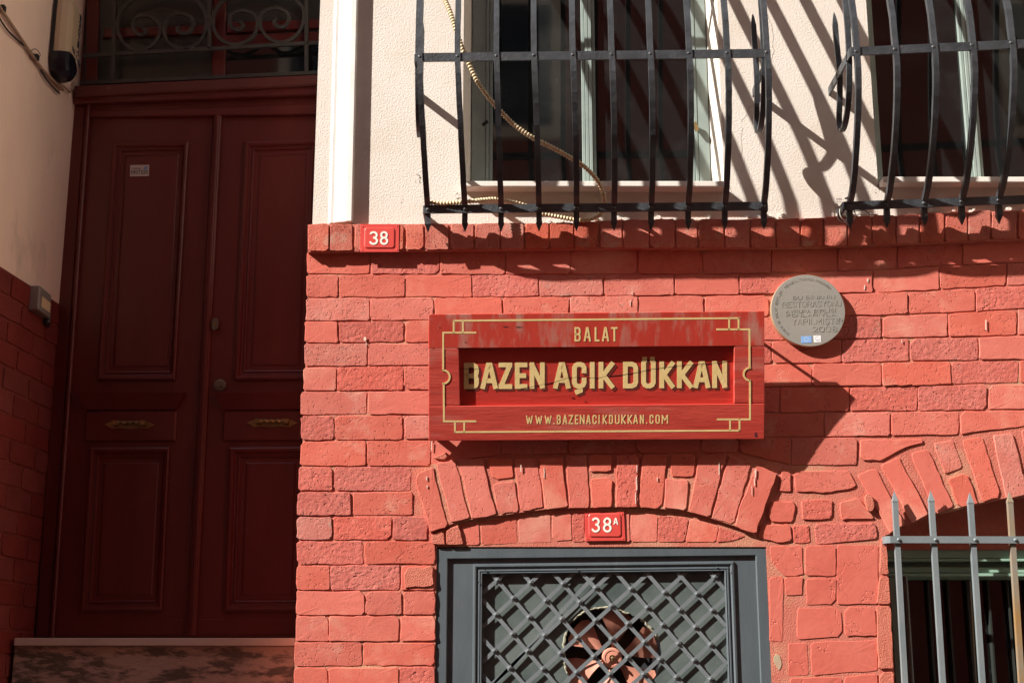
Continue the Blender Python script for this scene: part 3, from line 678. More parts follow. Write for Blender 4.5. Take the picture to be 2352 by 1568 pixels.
tb = MB(); prism(tb, DP, Q1((490,652),(2300,567),(2300,630),(490,695)), -.02, .040, .004)
link('transom_moulding', tb, M['doorred'], dback)
def leaf(name_label, top, bot, ups, upi, shelf, letter, los, loi, meeting):
    L_ = link('door_leaf', prism(MB(), DP, [top[0], top[1], bot[1], bot[0]], -.02, .0), M['doorred'], house); tag(L_, name_label)
    for (o, i) in ((ups, upi), (los, loi)):
        m = MB(); moulding(m, DP, o, i, [(0, 0), (0, .010), (.12, .014), (.28, .012), (.34, .005), (.46, .003), (.52, .008), (.6, .006), (.66, -.006), (.70, -.008), (.98, .004), (1, .004)])
        link('panel_moulding', m, M['doorred'], L_)
        link('panel', prism(MB(), DP, i, -.01, .0035), M['doorred'], L_)
    s = MB(); a, b = px2uv(DP, [shelf[0], shelf[1]]); c, d = px2uv(DP, [shelf[3], shelf[2]])
    s.loft([[DP.w(*a, 0), DP.w(*b, 0), DP.w(b[0], b[1]-.004, 0), DP.w(a[0], a[1]-.004, 0)],
            [DP.w(*a, .035), DP.w(*b, .035), DP.w(b[0], b[1]-.004, .035), DP.w(a[0], a[1]-.004, .035)]], False, True)
    s.add([DP.w(a[0], a[1]-.004, .034), DP.w(b[0], b[1]-.004, .034), DP.w(*d, .012), DP.w(*c, .012), DP.w(a[0], a[1]-.004, 0), DP.w(b[0], b[1]-.004, 0), DP.w(*d, 0), DP.w(*c, 0)], [(0,1,2,3), (0,3,7,4), (1,5,6,2), (3,2,6,7)])
    link('shelf_moulding', s, M['doorred'], L_)
    link('handle_panel', prism(MB(), DP, letter, 0, .012, .005), M['doorred'], L_)
    kick = MB(); prism(kick, DP, [(bot[0][0]+6, 1421), (bot[1][0]-4, 1421), (bot[1][0]-5, 1456), (bot[0][0]+4, 1456)], 0, .004, .002); link('kick_rail', kick, M['doorred'], L_)
    return L_
ll = leaf('left leaf of the oxblood double door, carrying a small meter sticker', [(209, 268), (489, 264)], [(123, 1461), (425, 1461)],
          [(261,330),(434,328),(403,874),(224,874)], [(291,360),(409,357),(383,839),(264,840)],
          [(181,901),(427,903),(405,941),(197,942)], [(197,944),(405,943),(402,1012),(192,1013)],
          [(208,1028),(391,1027),(373,1403),(186,1403)], [(242,1066),(362,1066),(347,1362),(227,1364)], True)
rl = leaf('right leaf of the oxblood double door, with lock plates beside the meeting strip', [(490, 264), (800, 250)], [(426, 1461), (760, 1461)],
          [(564,328),(741,322),(721,872),(538,874)], [(599,360),(701,355),(686,836),(580,836)],
          [(497,903),(742,900),(722,940),(513,942)], [(514,944),(722,942),(718,1011),(510,1012)],
          [(528,1028),(712,1026),(700,1403),(516,1403)], [(569,1066),(676,1065),(668,1362),(558,1363)], False)
ms = MB(); prism(ms, DP, [(490,264),(508,263),(449,1460),(429,1460)], 0, .016, .005); prism(ms, DP, [(495,264),(503,263),(444,1460),(435,1460)], .014, .022, .003)
link('meeting_strip', ms, M['doorred'], rl)
def handle(cx, cy, w_, parent):
    h = MB(); k = w_/2
    prism(h, DP, [(cx-k, cy), (cx-k*.75, cy-6), (cx-k*.5, cy-9), (cx, cy-8), (cx+k*.5, cy-9), (cx+k*.75, cy-6), (cx+k, cy+1), (cx+k*.7, cy+10), (cx+k*.35, cy+9), (cx, cy+11), (cx-k*.35, cy+9), (cx-k*.7, cy+10)], .012, .016, .001)
    hp = link('handle', h, M['brass'], parent)
    b = MB(); p0 = DP.at(cx-k*.6, cy-3, .04); p1 = DP.at(cx+k*.6, cy-3, .04); n = 40; pts = []; rad = []
    for i in range(n+1):
        t = i/n; pts.append(p0.lerp(p1, t)); rad.append(.004+.004*abs(math.sin(t*math.pi*5))**2)
    b.tube(pts, .005, 10, rad)
    for t in (.04, .96):
        c = p0.lerp(p1, t); b.box(c-Vector((.009, .010, .009)), c+Vector((.009, .026, .009)))
    link('grip', b, M['brass'], parent, smooth=False)
handle(297, 974, 116, ll); handle(625, 970, 118, rl)
c = DP.at(494, 744, .022); n_ = DP.n
lp = MB(); ring = [(math.cos(a)*.013, math.sin(a)*.013+(.011 if math.sin(a) > 0 else -.011)) for a in [2*math.pi*i/20 for i in range(20)]]
lp.loft([[c+DP.u*x+DP.v*y+n_*d for x, y in ring] for d in (-.01, .003)]); link('lock_plate', lp, M['plate_metal'], rl)
link('keyhole', MB().disc(c+n_*.002, n_, DP.u, [(.007, 0), (.007, .003), (.003, .0035)], 12), M['brass'], rl)
c = DP.at(506, 885, .002); link('round_lock', MB().disc(c, n_, DP.u, [(.024, -.004), (.024, .006), (.019, .008), (.010, .008), (.009, .014), (.004, .014)], 20), M['plate_metal'], rl)
st = MB(); prism(st, DP, Q1((875,1110),(1003,1108),(1000,1183),(873,1186)), .003, .0046); sk = link('sticker', st, M['sticker'], ll)
tx = MB(); cells = [(ch, *(Q1((882+i*16.2, 0),)[0][0], Q1((895+i*16.2, 0),)[0][0]), Q1((0,1144),)[0][1], Q1((0,1168),)[0][1]) for i, ch in enumerate('0827220')]
glyphs(tx, DP, cells, 1.1, .0046, .0054)
for i in range(8): glyphs(tx, DP, [('IHINOINO'[i], 304+i*2.4+ (0), 305.8+i*2.4, 385.5, 388.8)], .5, .0046, .0052)
link('sticker_print', tx, M['ink'], ll)
tx = MB(); prism(tx, DP, Q1((962,1140),(975,1118),(990,1118),(988,1140)), .0046, .0052); link('sticker_mark', tx, M['flag_blue'], ll)

# transom light and its scrolled ironwork
TPb = Plane(DP.p - DP.n*.03, DP.n)
tw = link('transom_window', prism(MB(), DP, [(198, -250), (800, -250), (800, 170), (192, 190)], -.019, -.016), M['glass_cloudy'], house)
dk = MB(); prism(dk, DP, Q1((1500,330),(2300,290),(2300,500),(1500,520)), -.016, -.0145); link('dark_pane', dk, M['glass'], tw)
tf = MB()
for q in (((598,-700),(680,-700),(650,560),(570,560)), ((1440,-700),(1530,-700),(1510,520),(1420,525)), ((700,190),(1430,165),(1430,225),(690,255)), ((1520,150),(2300,120),(2300,180),(1520,225)), ((1500,235),(2300,205),(2300,290),(1500,315))):
    prism(tf, DP, Q1(*q), -.015, -.002, .004)
link('transom_frame', tf, M['doorred'], tw)
ig = MB()
def strap(pts, wpx=11, d=.035, t=.012):
    P3 = [DP.at(x, y, d) for x, y in pts]
    ig.sweep(P3, DP.n, t, wpx*.0017)
for q in (((560,378),(2250,284)), ((540,562),(2250,486)), ((775,-600),(765,345)), ((765,345),(750,552)), ((1410,-600),(1408,335)), ((2062,-600),(2060,485))):
    strap([tuple(p) for p in Q1(*q)], 9)
def cat(pts, n=6):
    out = []
    for i in range(len(pts)-1):
        p0 = pts[max(i-1, 0)]; p1 = pts[i]; p2 = pts[i+1]; p3 = pts[min(i+2, len(pts)-1)]
        for k in range(n):
            t = k/n
            out.append(tuple(.5*((2*b)+(-a+c_)*t+(2*a-5*b+4*c_-e)*t*t+(-a+3*b-3*c_+e)*t**3) for a, b, c_, e in zip(p0, p1, p2, p3)))
    out.append(tuple(pts[-1])); return out
S1 = [(960,190),(985,215),(940,238),(895,195),(910,125),(985,108),(1060,150),(1078,225),(1020,310),(930,342),(840,300),(792,200),(805,90),(880,10),(990,-40),(1090,-50),(1200,-40),(1310,0),(1370,70),(1390,160),(1360,260),(1280,325),(1190,325),(1120,270),(1105,180),(1140,115),(1210,95),(1280,120),(1300,170),(1265,225),(1210,222),(1192,195),(1212,180)]
S2 = [(1610,150),(1635,175),(1600,205),(1550,175),(1550,110),(1610,75),(1690,90),(1733,150),(1700,250),(1600,302),(1500,280),(1440,200),(1440,90),(1520,-10),(1640,-60),(1740,-70),(1860,-60),(1970,-10),(2035,60),(2040,150),(1990,245),(1890,290),(1800,255),(1748,170),(1765,95),(1840,58),(1910,75),(1945,120),(1915,180),(1865,182),(1843,150),(1865,130)]
strap(Q1(*cat(S1)), 8); strap(Q1(*cat(S2)), 8)
link('scroll_ironwork', ig, M['iron_dull'], tw)

# stone doorstep
ys = .13
zst = Z(1464, ys); xs_ = X(33, 1465, ys)
stp = link('doorstep', MB().box((XN, .15, 0), (XL+.02, .40, zst-.03)), M['riser'], house)
tag(stp, 'pale stone doorstep with blackened riser')
nz = MB(); nz.box((XN+.002, ys, zst-.028), (XL+.02, .41, zst)); link('nosing', nz, M['marble'], stp, bevel=.004)

# ------------------------------------------------------------------ neighbouring house on the left
nb = thing('neighbour_house', 'neighbouring house at far left, stained plaster above shaded red brick', 'building', (XN-.5, -.2, 0))
def NX(y): return XN-.094*(DOORY-y)
NP = Plane((XN, DOORY, 0), (.85, -.08, 0))
ye = -.42
zsplit0 = NP.at(0, 602).z
def nat(px, py, d=0): return NP.at(px, py, d)
za, zb_ = nat(0, 602), nat(125, 700)
zsp = (za.z+zb_.z)/2
up = MB()
NE = NX(ye); NI = NX(.42)
up.add([(NE, ye, zsp), (NI, .42, zsp), (NI, .42, ZR), (NE, ye, ZR)], [(0,1,2,3)]); up.add([(NE, ye, zsp), (XN-5, ye, zsp), (XN-5, ye, ZR), (NE, ye, ZR)], [(0,1,2,3)])
npl = link('plaster_wall', up, M['plaster_old'], nb)
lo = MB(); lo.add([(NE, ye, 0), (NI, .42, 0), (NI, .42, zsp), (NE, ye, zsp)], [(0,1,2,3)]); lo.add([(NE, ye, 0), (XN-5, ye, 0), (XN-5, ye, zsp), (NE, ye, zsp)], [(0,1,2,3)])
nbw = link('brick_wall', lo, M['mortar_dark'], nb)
link('unseen_core', MB().box((XN-5, ye+.02, 0), (XN-.12, 7, ZR-.01)), M['dark'], nb)
z = zsp-.006; k = 0
while z > .9:
    y0 = ye+(.0 if k % 2 else -.10)
    while y0 < .34:
        a, b = max(y0, ye+.003), min(y0+.215, .345)
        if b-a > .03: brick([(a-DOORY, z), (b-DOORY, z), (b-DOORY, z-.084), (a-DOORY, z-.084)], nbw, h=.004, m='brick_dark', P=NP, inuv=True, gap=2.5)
        y0 += .215
    z -= .0845; k += 1

# ------------------------------------------------------------------ slate grey basement door with lattice
bd = MB()
PF = Plane((0, .004, 0), (0, -1, 0))
OUT = [(1001.5, 1257), (1757, 1247.5), (1778, 1600), (1002, 1600)]
fo = [(1001.5, 1257), (1757.5, 1247.5)]; fi = [(1028.5, 1283.5), (1733, 1275.5)]
xo = [at(*fo[0], .004), at(*fo[1], .004)]; xi = [at(*fi[0], .004), at(*fi[1], .004)]
def loopring(pts, d, mb=None): return [Vector((p[0], d, p[1])) for p in pts]
o4 = [(xo[0].x, .02), (xo[0].x, xo[0].z), (X(1767, 1400), xo[1].z), (X(1767, 1400), .02)]
i4 = [(xi[0].x, .02), (xi[0].x, xi[0].z), (X(1741, 1400), xi[1].z), (X(1741, 1400), .02)]
bd.loft([loopring(o4, .03), loopring(o4, .007), loopring(inset2(o4, .003), .004), loopring(inset2(i4, -.003), .004), loopring(i4, .007), loopring(i4, .03)], False, False, close=False)
bdoor = link('basement_door', bd, M['door_grey'], house); tag(bdoor, 'slate grey basement door with riveted lattice over a fan')
LFY = .0155; LP_ = Plane((0, LFY, 0), (0, -1, 0))
mo = [(1087, 1295.5), (1683, 1288.5)]; mi = [(1108, 1318), (1661.5, 1311.5)]
MZB = .95
def wq(p, y): a = at(*p, y); return (a.x, a.z)
mo4 = [wq(mo[0], LFY), wq(mo[1], LFY)]; mi4 = [wq(mi[0], LFY), wq(mi[1], LFY)]
MO = [(mo4[0][0], MZB), (mo4[0][0], mo4[0][1]), (X(1690, 1430, LFY), mo4[1][1]), (X(1690, 1430, LFY), MZB)]
MI = [(mi4[0][0], MZB+.035), (mi4[0][0], mi4[0][1]), (X(1668, 1430, LFY), mi4[1][1]), (X(1668, 1430, LFY), MZB+.035)]
# leaf face around the opening
lf = MB(); lo4 = [(i4[0][0]-.004, .02), (i4[0][0]-.004, i4[1][1]+.004), (i4[2][0]+.004, i4[2][1]+.004), (i4[2][0]+.004, .02)]
lf.loft([loopring(lo4, LFY), loopring(MO, LFY)], False, False)
link('leaf', lf, M['door_grey'], bdoor)
md = MB()
def lerp4(A, B, t): return [(a[0]+(b[0]-a[0])*t, a[1]+(b[1]-a[1])*t) for a, b in zip(A, B)]
md.loft([loopring(lerp4(MO, MI, t), LFY-d) for t, d in ((0, -.002), (0, .005), (.06, .008), (.25, .009), (.36, .005), (.42, .002), (.52, .002), (.60, .006), (.72, .0065), (.78, .003), (.9, .006), (1, .004), (1, -.03))], False, False)
link('moulding', md, M['door_grey'], bdoor)
for x, y in DL((630,388),(1585,378),(565,520)) + crop(2400,2131,900,2352)((1215,350),(1355,400)):
    q = at(x, y, LFY-.009); link('screw', MB().disc(q, (0, -1, 0), (1, 0, 0), [(.003, 0), (.003, .002), (.0015, .001)], 8), M['iron'], bdoor)
LATY = LFY+.004; BRDY = LFY+.0175
ch = [ [(755,492),(1580,1455)], [(1103,518),(1928,1475)], [(1440,530),(2280,1475)], [(1780,572),(2623,1505)], [(2148,585),(2980,1525)], [(2498,620),(2980,1165)], [(2840,635),(2998,808)], [(738,852),(1228,1420)], [(722,1230),(882,1408)], [(705,1600),(870,1790)], [(3025,462),(3100,550)],
       [(738,852),(1103,518)], [(722,1230),(1440,530)], [(882,1408),(1780,572)], [(1228,1420),(2148,585)], [(1580,1455),(2498,620)], [(1928,1475),(3025,462)], [(2280,1475),(2998,808)], [(2623,1505),(2980,1165)], [(2980,1525),(3060,1445)], [(540,680),(755,492)] , [(705,1600),(882,1408)]]
xa, xb = MI[0][0]+.0005, MI[2][0]-.0005; ztp = max(MI[1][1], MI[2][1])-.0005; zbt = MZB+.036
def clip(p, q):
    d = (q[0]-p[0], q[1]-p[1]); l = math.hypot(*d); d = (d[0]/l, d[1]/l); t0, t1 = -9, 9
    for (pp, dd, lo_, hi_) in ((p[0], d[0], xa, xb), (p[1], d[1], zbt, ztp)):
        if abs(dd) < 1e-6: continue
        a, b = sorted(((lo_-pp)/dd, (hi_-pp)/dd)); t0 = max(t0, a); t1 = min(t1, b)
    return ((p[0]+d[0]*t0, p[1]+d[1]*t0), (p[0]+d[0]*t1, p[1]+d[1]*t1)) if t1 > t0+.02 else None
for i, (p, q) in enumerate(ch):
    down = i < 11; y = LATY if down else LATY+.0022
    (a,), (b,) = DL(p), DL(q); c2 = clip(wq(a, y), wq(b, y))
    if c2:
        link('lattice_bar', MB().sweep([(c2[0][0], y, c2[0][1]), (c2[1][0], y, c2[1][1])], (0, 1, 0), .002, .0135), M['lattice'], bdoor)
nodes = [(755,492),(1103,518),(1440,530),(1780,572),(2148,585),(918,680),(1260,708),(1615,720),(1945,760),(2320,778),(738,852),(1085,878),(1425,898),(1780,913),(2118,945),(910,1055),(1247,1067),(1588,1095),(1950,1108),(2290,1138),(722,1230),(1070,1232),(1412,1255),(1763,1288),(2118,1300),(882,1408),(1228,1420),(1580,1455),(1928,1475),(2280,1475),
         (3025,462),(2498,620),(2840,635),(2658,805),(2998,808),(2480,958),(2820,982),(2643,1155),(2980,1165),(2450,1322),(2808,1330),(2623,1505),(2980,1525),(705,1600),(1050,1600),(1400,1620),(1750,1640),(2105,1650),(2450,1660),(2800,1680)]
ro = None
for p in nodes:
    (c_,) = DL(p); q = at(*c_, LATY-.0011)
    if ro is None:
        m = MB(); ring = []
        pet = [(.0098*(1+.17*math.cos(6*a))*math.cos(a), .0098*(1+.17*math.cos(6*a))*math.sin(a)) for a in [2*math.pi*i/36 for i in range(36)]]
        m.loft([[q+Vector((u, d, v)) for u, v in pet] for d in (.0, -.002)] + [[q+Vector((u*.6, -.0028, v*.6)) for u, v in pet]])
        m.disc(q+Vector((0, -.0025, 0)), (0, -1, 0), (1, 0, 0), [(.0056, 0), (.0052, .0025), (.0036, .0048), (.001, .0056)], 10)
        ro = link('rosette', m, M['lattice'], bdoor); ro_q = q
    else: inst(ro, q-ro_q, bdoor)
# board with its ragged fan hole
(fc,) = DL((1940, 1290)); fcw = at(*fc, BRDY); fr_ = .172
bm_ = MB(); angs = [2*math.pi*i/72 for i in range(72)]; rect_ = (xa-.004, xb+.004, zbt-.01, ztp+.004)
def edge(a):
    dx, dz = math.cos(a), math.sin(a); ts = []
    if abs(dx) > 1e-6: ts.append(((rect_[1] if dx > 0 else rect_[0])-fcw.x)/dx)
    if abs(dz) > 1e-6: ts.append(((rect_[3] if dz > 0 else rect_[2])-fcw.z)/dz)
    return min(ts)
corner = [math.atan2(z_-fcw.z, x_-fcw.x) % (2*math.pi) for x_ in rect_[:2] for z_ in rect_[2:]]
angs = sorted(angs+corner); rr = [fr_*(1+.05*math.sin(3*a+1)+R.uniform(-.025, .025)) for a in angs]
bm_.loft([[Vector((fcw.x+math.cos(a)*edge(a), BRDY, fcw.z+math.sin(a)*edge(a))) for a in angs], [Vector((fcw.x+math.cos(a)*r, BRDY, fcw.z+math.sin(a)*r)) for a, r in zip(angs, rr)], [Vector((fcw.x+math.cos(a)*r, BRDY+.006, fcw.z+math.sin(a)*r)) for a, r in zip(angs, rr)]], False, False)
link('backing_board', bm_, M['board'], bdoor)
for (a0, a1) in ((65, 135), (150, 200), (20, 50), (205, 225)):
    pts = []; rad = []
    n = max(6, int((a1-a0)/3))
    for i in range(n+1):
        a = math.radians(a0+(a1-a0)*i/n); r = fr_*(1+.05*math.sin(3*a+1))
        pts.append(Vector((fcw.x+math.cos(a)*r+R.uniform(-.003, .003), BRDY-.002+R.uniform(-.002, .002), fcw.z+math.sin(a)*r+R.uniform(-.003, .003)))); rad.append(R.uniform(.0015, .0055))
    link('ragged_tape', MB().tube(pts, .003, 6, rad), M['foam'], bdoor)
link('lower_panel', MB().box((i4[0][0], LFY+.002, .02), (i4[2][0], .03, MZB)), M['door_grey'], bdoor)
link('dark_backing', MB().box((i4[0][0], .18, MZB), (i4[2][0], .19, zdt)), M['dark'], bdoor)  # dark sheet added behind the fan hole to keep light out

# fan behind the hole
fan = thing('extractor_fan', 'salmon pink extractor fan behind the lattice of the grey basement door', 'fan', (fcw.x, .07, fcw.z))
fb = Vector((fcw.x+.006, .052, fcw.z-.004))
hsg = MB(); seg = 40
hsg.loft([[Vector((fcw.x+math.cos(2*math.pi*i/seg)*r, y, fcw.z+math.sin(2*math.pi*i/seg)*r)) for i in range(seg)] for r, y in ((.185, .037), (.178, .037), (.176, .12), (.05, .15))], False, True)
link('housing', hsg, M['plastic_black'], fan)
link('hub', MB().disc(fb, (0, -1, 0), (1, 0, 0), [(.036, -.03), (.036, .004), (.033, .008), (.026, .009), (.024, .007), (.010, .008)], 28), M['fan'], fan, smooth=False)
link('nut', MB().disc(fb+Vector((0, -.008, 0)), (0, -1, 0), (1, 0, 0), [(.011, 0), (.011, .006), (.005, .007), (.005, .018), (.003, .02)], 8), M['iron_rust'], fan)
for k in range(6):
    a0 = k*math.pi/3+.35; m = MB(); g0 = []
    prof_ = [(.034, -.16, .16), (.06, -.20, .22), (.09, -.30, .30), (.125, -.36, .38), (.155, -.34, .42), (.168, -.2, .3)]
    rings = []
    for r, lo_, hi_ in prof_:
        row = []
        for t in (0, .33, .66, 1):
            a = a0+lo_+(hi_-lo_)*t; dy = .016-(.032*t)*(.4+.6*r/.17)
            row.append((fb.x+math.cos(a)*r, fb.y+dy+.004, fb.z+math.sin(a)*r))
        rings.append(row)
    vs = [Vector(p) for r_ in rings for p in r_]+[Vector(p)+Vector((0, .0015, 0)) for r_ in rings for p in r_]; fs = []; n = len(rings)
    for i in range(n-1):
        for j in range(3): fs += [(i*4+j, i*4+j+1, i*4+5+j, i*4+4+j), (n*4+i*4+j, n*4+i*4+4+j, n*4+i*4+5+j, n*4+i*4+j+1)]
    m.add(vs, fs); link('blade', m, M['fan'], fan, smooth=True)

# ------------------------------------------------------------------ bulged window grilles
def interp(tab, x):
    for (a, b), (c_, d) in zip(tab[:-1], tab[1:]):
        if (x-a)*(x-c_) <= 0: return b+(d-b)*(x-a)/(c_-a)
    return tab[0][1] if abs(x-tab[0][0]) < abs(x-tab[-1][0]) else tab[-1][1]
def belly_grille(label, mids, lows, midy, lowy, ends, midend, lowend, loc, side_left, side_right, hidden_top=.95):
    g = thing('window_grille', label, 'window grille', loc, 'bulged iron grilles on the upper windows')
    # stand-off of the bars as a function of their height above the lower rail
    zl0 = at(1176, lowy[0], -.085).z; zm0 = at(1176, midy[0], -.335).z; H = zm0-zl0
    prof = [(-.085, .078), (0, .090), (.10*H, .163), (.27*H, .225), (.47*H, .283), (.68*H, .328), (.84*H, .348), (H, .348), (1.25*H, .338), (1.6*H, .30), (2.1*H, .225), (2.7*H, .13), (2.95*H, .06)]
    rv = None
    W_ = .0205
    bars = []
    for xm, xl in zip(mids, lows):
        t = (xm-mids[0])/(mids[-1]-mids[0])
        pm = at(xm, midy[0]+(midy[1]-midy[0])*t, -.337); plw = at(xl, lowy[0]+(lowy[1]-lowy[0])*t, -.090)
        dz = plw.z-zl0; k = (pm.z-plw.z)/H
        pts = []; scs = []
        hs = [-.085, -.055, -.05, 0]+[H*q/14 for q in range(1, 15)]+[H*(1+q/8) for q in range(1, 16)]
        for h in hs:
            s = interp(prof, h); x = plw.x+(pm.x-plw.x)*max(0, min(1, h/H)); 
            pts.append((x+R.uniform(-.0005, .0005), -s+R.uniform(-.0005, .0005), zl0+dz+h*k)); scs.append(.12 if h == -.085 else (1.15 if h == -.055 else 1))
        bars.append(pts)
        link('bar', MB().sweep(pts, (1, 0, 0), W_, W_, scs), M['iron'], g)
    def rail(y_px0, y_px1, s, x0, x1, hh=.032, th=.008, extra=0):
        a = at(x0, y_px0, -s-.0135); b = at(x1, y_px1, -s-.0135)
        m = MB(); m.sweep([a, b], (0, 1, 0), th, hh); return m, a, b
    m, a, b = rail(midend[1], midend[3], .337, midend[0], midend[2]); link('rail', m, M['iron'], g)
    for q, on in ((a, side_left), (b, side_right)):                     # straps back to the wall
        if on: link('strap', MB().sweep([q+Vector((0, .004, 0)), Vector((q.x, .0, q.z))], (0, 0, 1), .032, .008), M['iron'], g)
    m, c_, d = rail(lowend[1], lowend[3], .090, lowend[0], lowend[2]); link('rail', m, M['iron'], g)
    for q, on in ((c_, side_left), (d, side_right)):
        if on: link('strap', MB().sweep([q+Vector((0, .004, 0)), Vector((q.x, .0, q.z))], (0, 0, 1), .032, .008), M['iron'], g)
    # upper rail above the picture
    hup = 2.52*H; su = interp(prof, hup)
    link('rail', MB().sweep([(bars[0][0][0]-.02, -su-.0135, zl0+hup), (bars[-1][0][0]+.04, -su-.0135, zl0+hup+(b.z-a.z))], (0, 1, 0), .008, .032), M['iron'], g)
    for xm, xl in zip(mids, lows):
        t = (xm-mids[0])/(mids[-1]-mids[0])
        for px, py, s in ((xm, midy[0]+(midy[1]-midy[0])*t, .337), (xl, lowy[0]+(lowy[1]-lowy[0])*t, .090)):
            q = at(px, py, -s-.0175)
            if rv is None:
                rv = link('rivet', MB().disc(q, (0, -1, 0), (1, 0, 0), [(.0075, 0), (.007, .003), (.0045, .0055), (.0015, .0065)], 8), M['iron'], g); rq = q
            else: inst(rv, q-rq, g)
    def side_scroll(x, zc):
        pz = lambda yw: Z(yw)
        tw_ = [(.12,75),(.125,97),(.13,136),(.142,187),(.1475,223),(.14,249),(.1265,278),(.106,303),(.101,320),(.110,335),(.13,343),(.155,345),(.19,340),(.235,320),(.275,280),(.298,230),(.305,170),(.29,90),(.25,-10),(.2,-120),(.13,-260)]
        pts = cat([(x, -s, zc+Z(q)-Z(224)) for s, q in tw_], 4)
        scs = [min(1, .1+i*.18) for i in range(len(pts))]
        link('side_scroll', MB().sweep(pts, (1, 0, 0), .020, .012, scs), M['iron'], g)
    zmid = a.z
    if side_left: side_scroll(a.x+.006, zmid)
    if side_right: side_scroll(b.x-.012, b.z)
    return g, bars
g1, bars1 = belly_grille('bulged black iron grille with ten bars, a beige hose looped through it', [964,1051,1140,1226,1315,1404,1493,1582,1669,1760], [983,1068,1151,1238,1324,1410,1495,1580,1664,1754], (131, 121), (481, 473.5), None, (954, 133, 1768, 123), (974, 481, 1762, 473.5), (X(1360, 480), -.1, Z(480)), True, True)
g2, bars2 = belly_grille('bulged black iron grille cut off by the right edge, wires tied to its lower corner', [1966,2054.6,2143.4,2231.7,2322,2411,2500,2589,2677], [1951,2036,2122,2208,2293,2379,2464,2550,2635], (119, 79), (473, 448), None, (1954, 119.5, 2690, 86), (1938, 473.5, 2650, 448), (X(2300, 470), -.1, Z(470)), True, False)

# straight grille over the basement window
g3 = thing('window_grille', 'straight grey iron grille with spiked bars under the right arch', 'window grille', (X(2200, 1238), -.04, Z(1238)))
y3 = -.035
tips = [(2054,1127.7),(2137,1126.7),(2227,1131),(2317.7,1129.5),(2405,1131),(2492,1131),(2580,1131),(2668,1131)]
bots = [(2078,1568),(2165,1568),(2256,1568),(2346,1568),(2437,1568),(2527,1568),(2617,1568),(2707,1568)]
rx = [2064,2148.7,2240,2332,2421,2510,2599,2688]
rv3 = None
for i, (t, b) in enumerate(zip(tips, bots)):
    pt = at(*t, y3); pb = at(*b, y3); dr = (pb-pt)/(pt.z-pb.z)
    path = [pt, pt+dr*.036, pt+dr*.042, pb, pb+dr*(pb.z-.45)]
    o = link('bar', MB().sweep(path, (1, 0, 0), .0185, .0185, [.1, 1.12, 1, 1, 1]), M['iron_rust'] if i == 3 else M['iron_grey'], g3)
    if i == 3: o['label'] = 'rust streaked bar'
    q = at(rx[i], 1238.6+.2*i, y3-.0175)
    if rv3 is None: rv3 = link('rivet', MB().disc(q, (0, -1, 0), (1, 0, 0), [(.0065, 0), (.006, .003), (.004, .005), (.001, .006)], 8), M['iron_grey'], g3); rq3 = q
    else: inst(rv3, q-rq3, g3)
ra = at(2044, 1238.5, y3-.0135)
m = MB(); m.sweep([Vector((ra.x-.012, .01, ra.z)), Vector((ra.x-.012, y3+.002, ra.z)), Vector((ra.x-.008, y3-.009, ra.z)), ra, at(2700, 1240, y3-.0135)], (0, 0, 1), .0245, .008); link('rail', m, M['iron_grey'], g3)
m = MB(); rb = at(2060, 1900, y3-.0135); m.sweep([Vector((ra.x, y3-.0135, .62)), Vector((at(2700, 1240, y3).x, y3-.0135, .62))], (0, 0, 1), .0245, .008); link('rail', m, M['iron_grey'], g3)

# ------------------------------------------------------------------ hanging shop sign, leaning out at the top
BOT, TOPS = .070, .176
pb_ = at(1370, 1010, -BOT); pt_ = at(1370, 717, -TOPS); nvec = Vector((0, -(pt_.z-pb_.z), -(TOPS-BOT)))
SP = Plane(pb_, nvec)
sign = thing('shop_sign', 'weathered red wooden shop sign with cream lettering, leaning out from the brick wall', 'sign', pb_)
def board(pts, d0, d1, m, name='board', bev=.002): return link(name, prism(MB(), SP, pts, d0, d1, bev), M[m], sign)
tbd = board([(984,721.5),(1755.7,714),(1755.7,794),(984,800)], -.034, 0, 'sign_top', 'top_board')
bbd = board([(984,932.5),(1756,926.5),(1755,1008),(984.5,1012)], -.034, 0, 'sign', 'bottom_board')
board([(984.3,801),(1053.6,801),(1056.5,931),(984.3,931.8)], -.034, -.0012, 'sign', 'side_board')
board([(1686,795),(1755.9,794.5),(1756,925.5),(1686,926)], -.034, -.0012, 'sign', 'side_board')
board([(1050,797),(1690,790),(1690,929),(1050,935)], -.034, -.0185, 'sign_panel', 'panel', .001)
lt = MB(); big = [('B',1065.7,1100),('A',1104,1143),('Z',1145.3,1176.5),('E',1182.5,1211.3),('N',1216.4,1251),('A',1271,1310),('Ç',1314,1347),('I',1353.7,1366.8),('K',1375,1410.5),('D',1431,1465.7),('Ü',1473,1506),('K',1514.6,1549),('K',1555,1591),('A',1593,1631),('N',1636,1670)]
cells = [(c_, a, b, 833-(a-1066)*.0069, 893-(a-1066)*.004) for c_, a, b in big]
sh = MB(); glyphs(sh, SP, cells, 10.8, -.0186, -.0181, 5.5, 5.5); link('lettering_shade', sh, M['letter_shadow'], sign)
glyphs(lt, SP, cells, 10.8, -.0186, -.0174); link('lettering', lt, M['gold'], sign)
lt = MB()
bal = [('B',1319.5,1333.6),('A',1341,1357),('L',1365.8,1377),('A',1382.7,1398.8),('T',1403.5,1418.6)]
glyphs(lt, SP, [(c_, a, b, 751, 784) for c_, a, b in bal], 4.1, -.001, .0006); link('lettering', lt, M['gold'], sign)
lt = MB()
